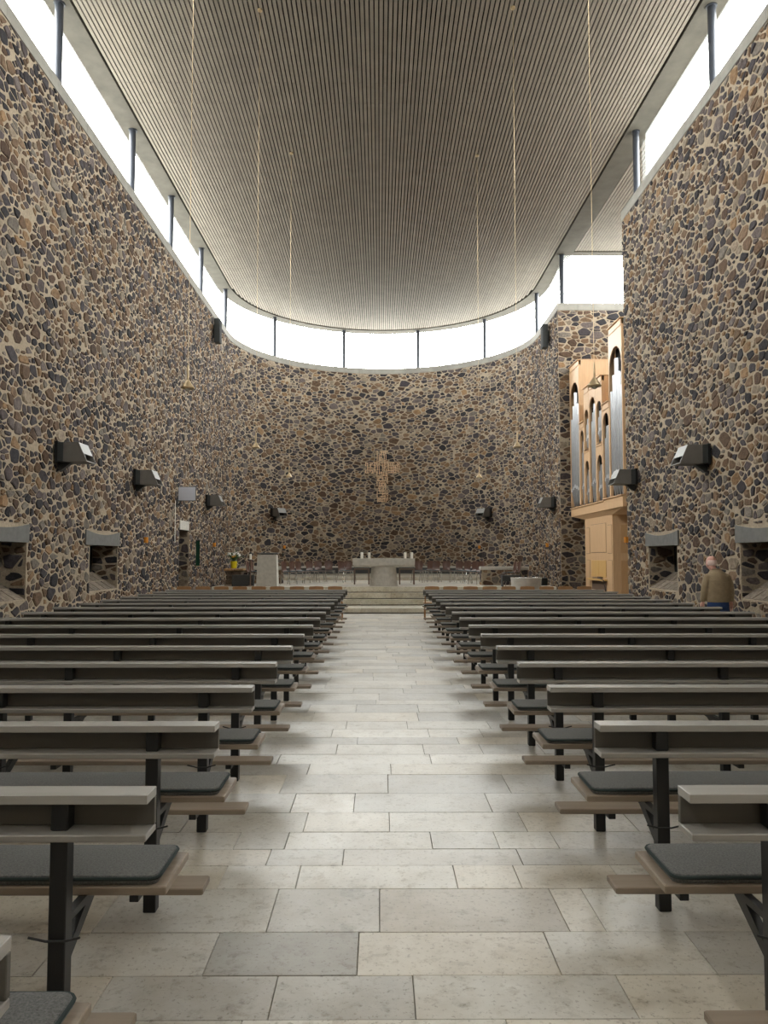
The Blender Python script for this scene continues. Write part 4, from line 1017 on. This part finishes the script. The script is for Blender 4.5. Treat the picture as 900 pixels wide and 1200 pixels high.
for nm, y0, y1, top, secs, npipe in BAYS:
    case = obox(nm + '_case', .22, D1, y0 + .012, y1 - .012, 3.44, top - .03, 'oak_pale' if nm == 'tower' else 'oak', org)
    # dark inside face
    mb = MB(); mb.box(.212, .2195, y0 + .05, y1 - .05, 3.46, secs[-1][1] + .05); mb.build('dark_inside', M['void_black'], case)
    st = .055
    for a in (y0, y1 - st): obox('stile', .0, .085, a + .001, a + st - .001, 3.441, top - .2, 'oak_pale', case)
    obox('cap', -.05, D1, y0 - .005, y1 + .005 - .01, top - .03 + .001, top, 'oak_pale', case)
    for si, (z0, z1) in enumerate(secs):
        # arched spandrel board above the pipes, up to the next section or the top
        ztop = secs[si + 1][0] if si + 1 < len(secs) else top - .031
        c = (y0 + y1) / 2; r = (y1 - y0) / 2 - st - .01; N = 12
        arch = [(c + r * cos(pi * k / N), z1 - r + r * sin(pi * k / N)) for k in range(N + 1)]
        poly = [(y1 - st - .001, z1 - r), (y1 - st - .001, ztop), (y0 + st + .001, ztop), (y0 + st + .001, z1 - r)] + arch[::-1]
        mb = MB(); vs = []
        for x in (.0, .035):
            for q in poly: vs.append((x, q[0], q[1]))
        n = len(poly); mb.add(vs, [tuple(range(n)), tuple(range(2 * n - 1, n - 1, -1))] + [(i, (i + 1) % n, n + (i + 1) % n, n + i) for i in range(n)])
        mb.build('arch_board', M['oak_pale'], case)
        if si + 1 < len(secs): obox('transom', .0, .09, y0 + st, y1 - st, ztop - .06, ztop - .005, 'oak_pale', case)
        if si == 0 or True:
            obox('moulding', -.02, -.0005, y0 + st, y1 - st, ztop - .20 if si + 1 == len(secs) else ztop - .12, ztop - .17 if si + 1 == len(secs) else ztop - .09, 'oak', case, .004)
        inner = (y1 - y0) - 2 * st - .03; pr = inner / npipe / 2
        for k in range(npipe):
            yy = y0 + st + .015 + pr * (2 * k + 1)
            rel = abs(k - (npipe - 1) / 2) / ((npipe - 1) / 2)
            up = (z1 - .12) - rel * (.9 if nm == 'tower' else .55) * (1 if z1 - z0 > 2 else .5) - (.25 if nm == 'tower' else .1)
            foot = z0 + (.02) ; mouth = foot + (.55 if z1 - z0 > 2 else .3) + .12 * (1 - rel)
            mb = MB(); mb.lathe([(.018, foot), (pr * .93, mouth - .04), (pr * .95, mouth + .02), (pr * .95, up), (pr * .80, up)], (.105, yy, 0), 14); pp = mb.build('pipe', M['pipe_tin'], case, True)
            mb = MB(); mb.prism([(yy - pr * .55, mouth - .03), (yy + pr * .55, mouth - .03), (yy + pr * .4, mouth + .05), (yy, mouth + .10), (yy - pr * .4, mouth + .05)], 'x', .105 - pr * 1.02, .105 - pr * .9); mb.build('lip', M['pipe_lip'], pp)

# ------------------------------------------------------------------ man by the organ-side wall
def grown(pieces, voxel=.016, smooth_it=6):
    """join tapered limbs into one continuous skin"""
    mb = MB()
    for p_ in pieces:
        if p_[0] == 'tube':
            pts, rs = p_[1], p_[2]
            # round the ends
            a, b_ = Vector(pts[0]), Vector(pts[-1]); da = (a - Vector(pts[1])).normalized(); db = (b_ - Vector(pts[-2])).normalized()
            pts = [a + da * rs[0] * .7, a + da * rs[0] * .4] + [Vector(q) for q in pts] + [b_ + db * rs[-1] * .4, b_ + db * rs[-1] * .7]
            mb.tube([tuple(q) for q in pts], [rs[0] * .5, rs[0] * .85] + list(rs) + [rs[-1] * .85, rs[-1] * .5], 14)
        else:                                   # stack of ellipses (cx, cy, z, rx, ry)
            mb.loft([[(cx + rx * cos(2 * pi * i / 24), cy + ry * sin(2 * pi * i / 24), z) for i in range(24)] for cx, cy, z, rx, ry in p_[1]])
    me = mb.mesh('grown_source', M['skin']); o = bpy.data.objects.new('grown_source', me); COL.objects.link(o)
    md = o.modifiers.new('r', 'REMESH'); md.mode = 'VOXEL'; md.voxel_size = voxel
    sm_ = o.modifiers.new('s', 'SMOOTH'); sm_.iterations = smooth_it; sm_.factor = .5
    dg = bpy.context.evaluated_depsgraph_get(); dg.update()
    r = bpy.data.meshes.new_from_object(o.evaluated_get(dg)); bpy.data.objects.remove(o)
    r.polygons.foreach_set('use_smooth', [True] * len(r.polygons))
    return r
def person_mesh(name, pieces, mat, parent, voxel=.016, it=6):
    me = grown(pieces, voxel, it); me.name = name; me.materials.clear(); me.materials.append(M[mat])
    o = bpy.data.objects.new(name, me); COL.objects.link(o)
    if parent: o.parent = parent
    return o
# local frame: figure faces +y (towards the altar, back to us), head bent forward
man = thing('person', 'person in tan jacket and blue jeans standing in the side aisle, head bent', 'person', (5.80, 13.2, 0), radians(4))
hand = lambda sx: [('tube', [(sx * .250, .04, .86), (sx * .258, .055, .80)], [.032, .040])] + \
    [('tube', [(sx * (.268 - .012 * sx * 0) + 0, .03 + .019 * k, .80), (sx * .272, .036 + .019 * k, .755 - l * .3), (sx * .262, .044 + .019 * k, .725 - l)], [.0105, .0100, .0085]) for k, l in ((0, .0), (1, .018), (2, .022), (3, .010))] + \
    [('tube', [(sx * .255, .075, .83), (sx * .245, .10, .79), (sx * .243, .105, .755)], [.014, .012, .010])]
body = [('stack', [(0, .02, 1.30, .10, .08), (0, .045, 1.40, .066, .066), (0, .075, 1.46, .060, .064), (0, .09, 1.50, .062, .07)]),
        ('stack', [(0, .135, 1.415, .025, .03), (0, .13, 1.435, .046, .058), (0, .12, 1.47, .064, .085), (0, .105, 1.52, .074, .098), (0, .095, 1.565, .077, .101), (0, .09, 1.61, .070, .092), (0, .088, 1.64, .05, .066), (0, .088, 1.655, .02, .03)]),
        ('tube', [(0, .205, 1.50), (0, .232, 1.475), (0, .215, 1.462)], [.010, .015, .010]),
        ('tube', [(.078, .10, 1.53), (.084, .09, 1.50)], [.013, .010]), ('tube', [(-.078, .10, 1.53), (-.084, .09, 1.50)], [.013, .010]),
        ('tube', [(.21, .02, 1.15), (.25, .03, .88)], [.04, .030]), ('tube', [(-.21, .02, 1.15), (-.25, .03, .88)], [.04, .030]),
        ('stack', [(0, .0, .80, .15, .10), (0, .0, 1.0, .16, .11), (0, .02, 1.25, .17, .11), (0, .02, 1.33, .12, .09)]),
        ('tube', [(.20, .02, 1.2), (.12, .02, 1.27), (-.12, .02, 1.27), (-.20, .02, 1.2)], [.05, .06, .06, .05]),
        ('tube', [(.09, 0, .86), (.095, .01, .48), (.10, .0, .10)], [.075, .05, .04]), ('tube', [(-.09, 0, .86), (-.095, .02, .48), (-.10, .01, .10)], [.075, .05, .04])] + hand(1) + hand(-1)
LEAN = -.055                          # the head is bent forward and to one side
def lean(p_):
    k_ = lambda z: LEAN * min(1, max(0, (z - 1.36) / .10))
    if p_[0] == 'stack': return ('stack', [(cx + k_(z), cy, z, rx, ry) for cx, cy, z, rx, ry in p_[1]])
    return ('tube', [(q[0] + k_(q[2]), q[1], q[2]) for q in p_[1]], p_[2])
body = [lean(p_) for p_ in body]
bo = person_mesh('body', body, 'skin', man, .0085, 4)
jack = [('stack', [(0, .0, .865, .190, .140), (0, .0, .93, .198, .150), (0, -.005, 1.08, .200, .150), (0, -.01, 1.22, .202, .146), (0, .0, 1.31, .180, .128), (0, .02, 1.365, .150, .105), (0, .035, 1.40, .098, .088), (0, .045, 1.425, .085, .083)]),
        ('tube', [(.170, .01, 1.30), (.225, .0, 1.15), (.246, .01, 1.02), (.255, .035, .895)], [.068, .062, .054, .046]),
        ('tube', [(-.170, .01, 1.30), (-.225, .0, 1.15), (-.246, .01, 1.02), (-.255, .035, .895)], [.068, .062, .054, .046])]
jk = person_mesh('jacket', jack, 'jacket_tan', man, .014, 5)
mb = MB(); mb.loft([[(rx * cos(2 * pi * i / 20), .048 + ry * sin(2 * pi * i / 20), z) for i in range(20)] for rx, ry, z in ((.088, .086, 1.40), (.092, .090, 1.435), (.084, .084, 1.44), (.078, .078, 1.41))]); mb.build('collar', M['jacket_tan'], jk, True)
mb = MB(); mb.tube([(x, -.158 + .012 * (abs(x) * 5) ** 2, 1.245 - .02 * abs(x)) for x in (-.20, -.1, 0, .1, .20)], .004, 6); mb.build('yoke_seam', M['jacket_tan'], jk, True)
jn = [('stack', [(0, .0, .78, .178, .125), (0, .0, .86, .185, .132), (0, 0, .90, .18, .13)]),
      ('tube', [(.092, .0, .82), (.10, .012, .48), (.105, .0, .07)], [.098, .075, .060]), ('tube', [(-.092, .0, .82), (-.10, .02, .48), (-.105, .01, .07)], [.098, .075, .060])]
person_mesh('trousers', jn, 'jeans', man, .014, 4)
for s_ in (-1, 1):
    person_mesh('shoe', [('tube', [(s_ * .105, -.04, .045), (s_ * .11, .06, .042), (s_ * .115, .18, .034)], [.042, .045, .034])], 'shoe_brown', man, .010, 2)
# short grey hair round the back of a bald crown
hr = []
for k_ in range(-5, 6):
    a = -pi / 2 + k_ * .26
    hr.append(('tube', [(.073 * cos(a), .098 + .096 * sin(a), 1.50), (.077 * cos(a), .096 + .10 * sin(a), 1.545), (.072 * cos(a), .094 + .095 * sin(a), 1.585)], [.012, .012, .008]))
person_mesh('hair', [lean(p_) for p_ in hr], 'grey_hair', man, .009, 3)
bag = thing('cloth_bag', 'dark navy bag held at the right side of the person in the tan jacket', 'bag', (5.80, 13.2, 0), radians(4))
mb = MB(); mb.loft([[(x0, y0, z), (x1, y0, z), (x1, y1, z), (x0, y1, z)] for x0, x1, y0, y1, z in ((.272, .335, -.04, .19, .40), (.262, .345, -.06, .21, .44), (.268, .34, -.05, .20, .62), (.290, .315, -.03, .18, .68))]); mb.build('bag_body', M['bag_navy'], bag, True)
mb = MB(); mb.tube([(.30, .0, .66), (.292, .04, .735), (.290, .09, .735), (.30, .15, .66)], .007, 6); mb.build('bag_handle', M['bag_navy'], bag, True)
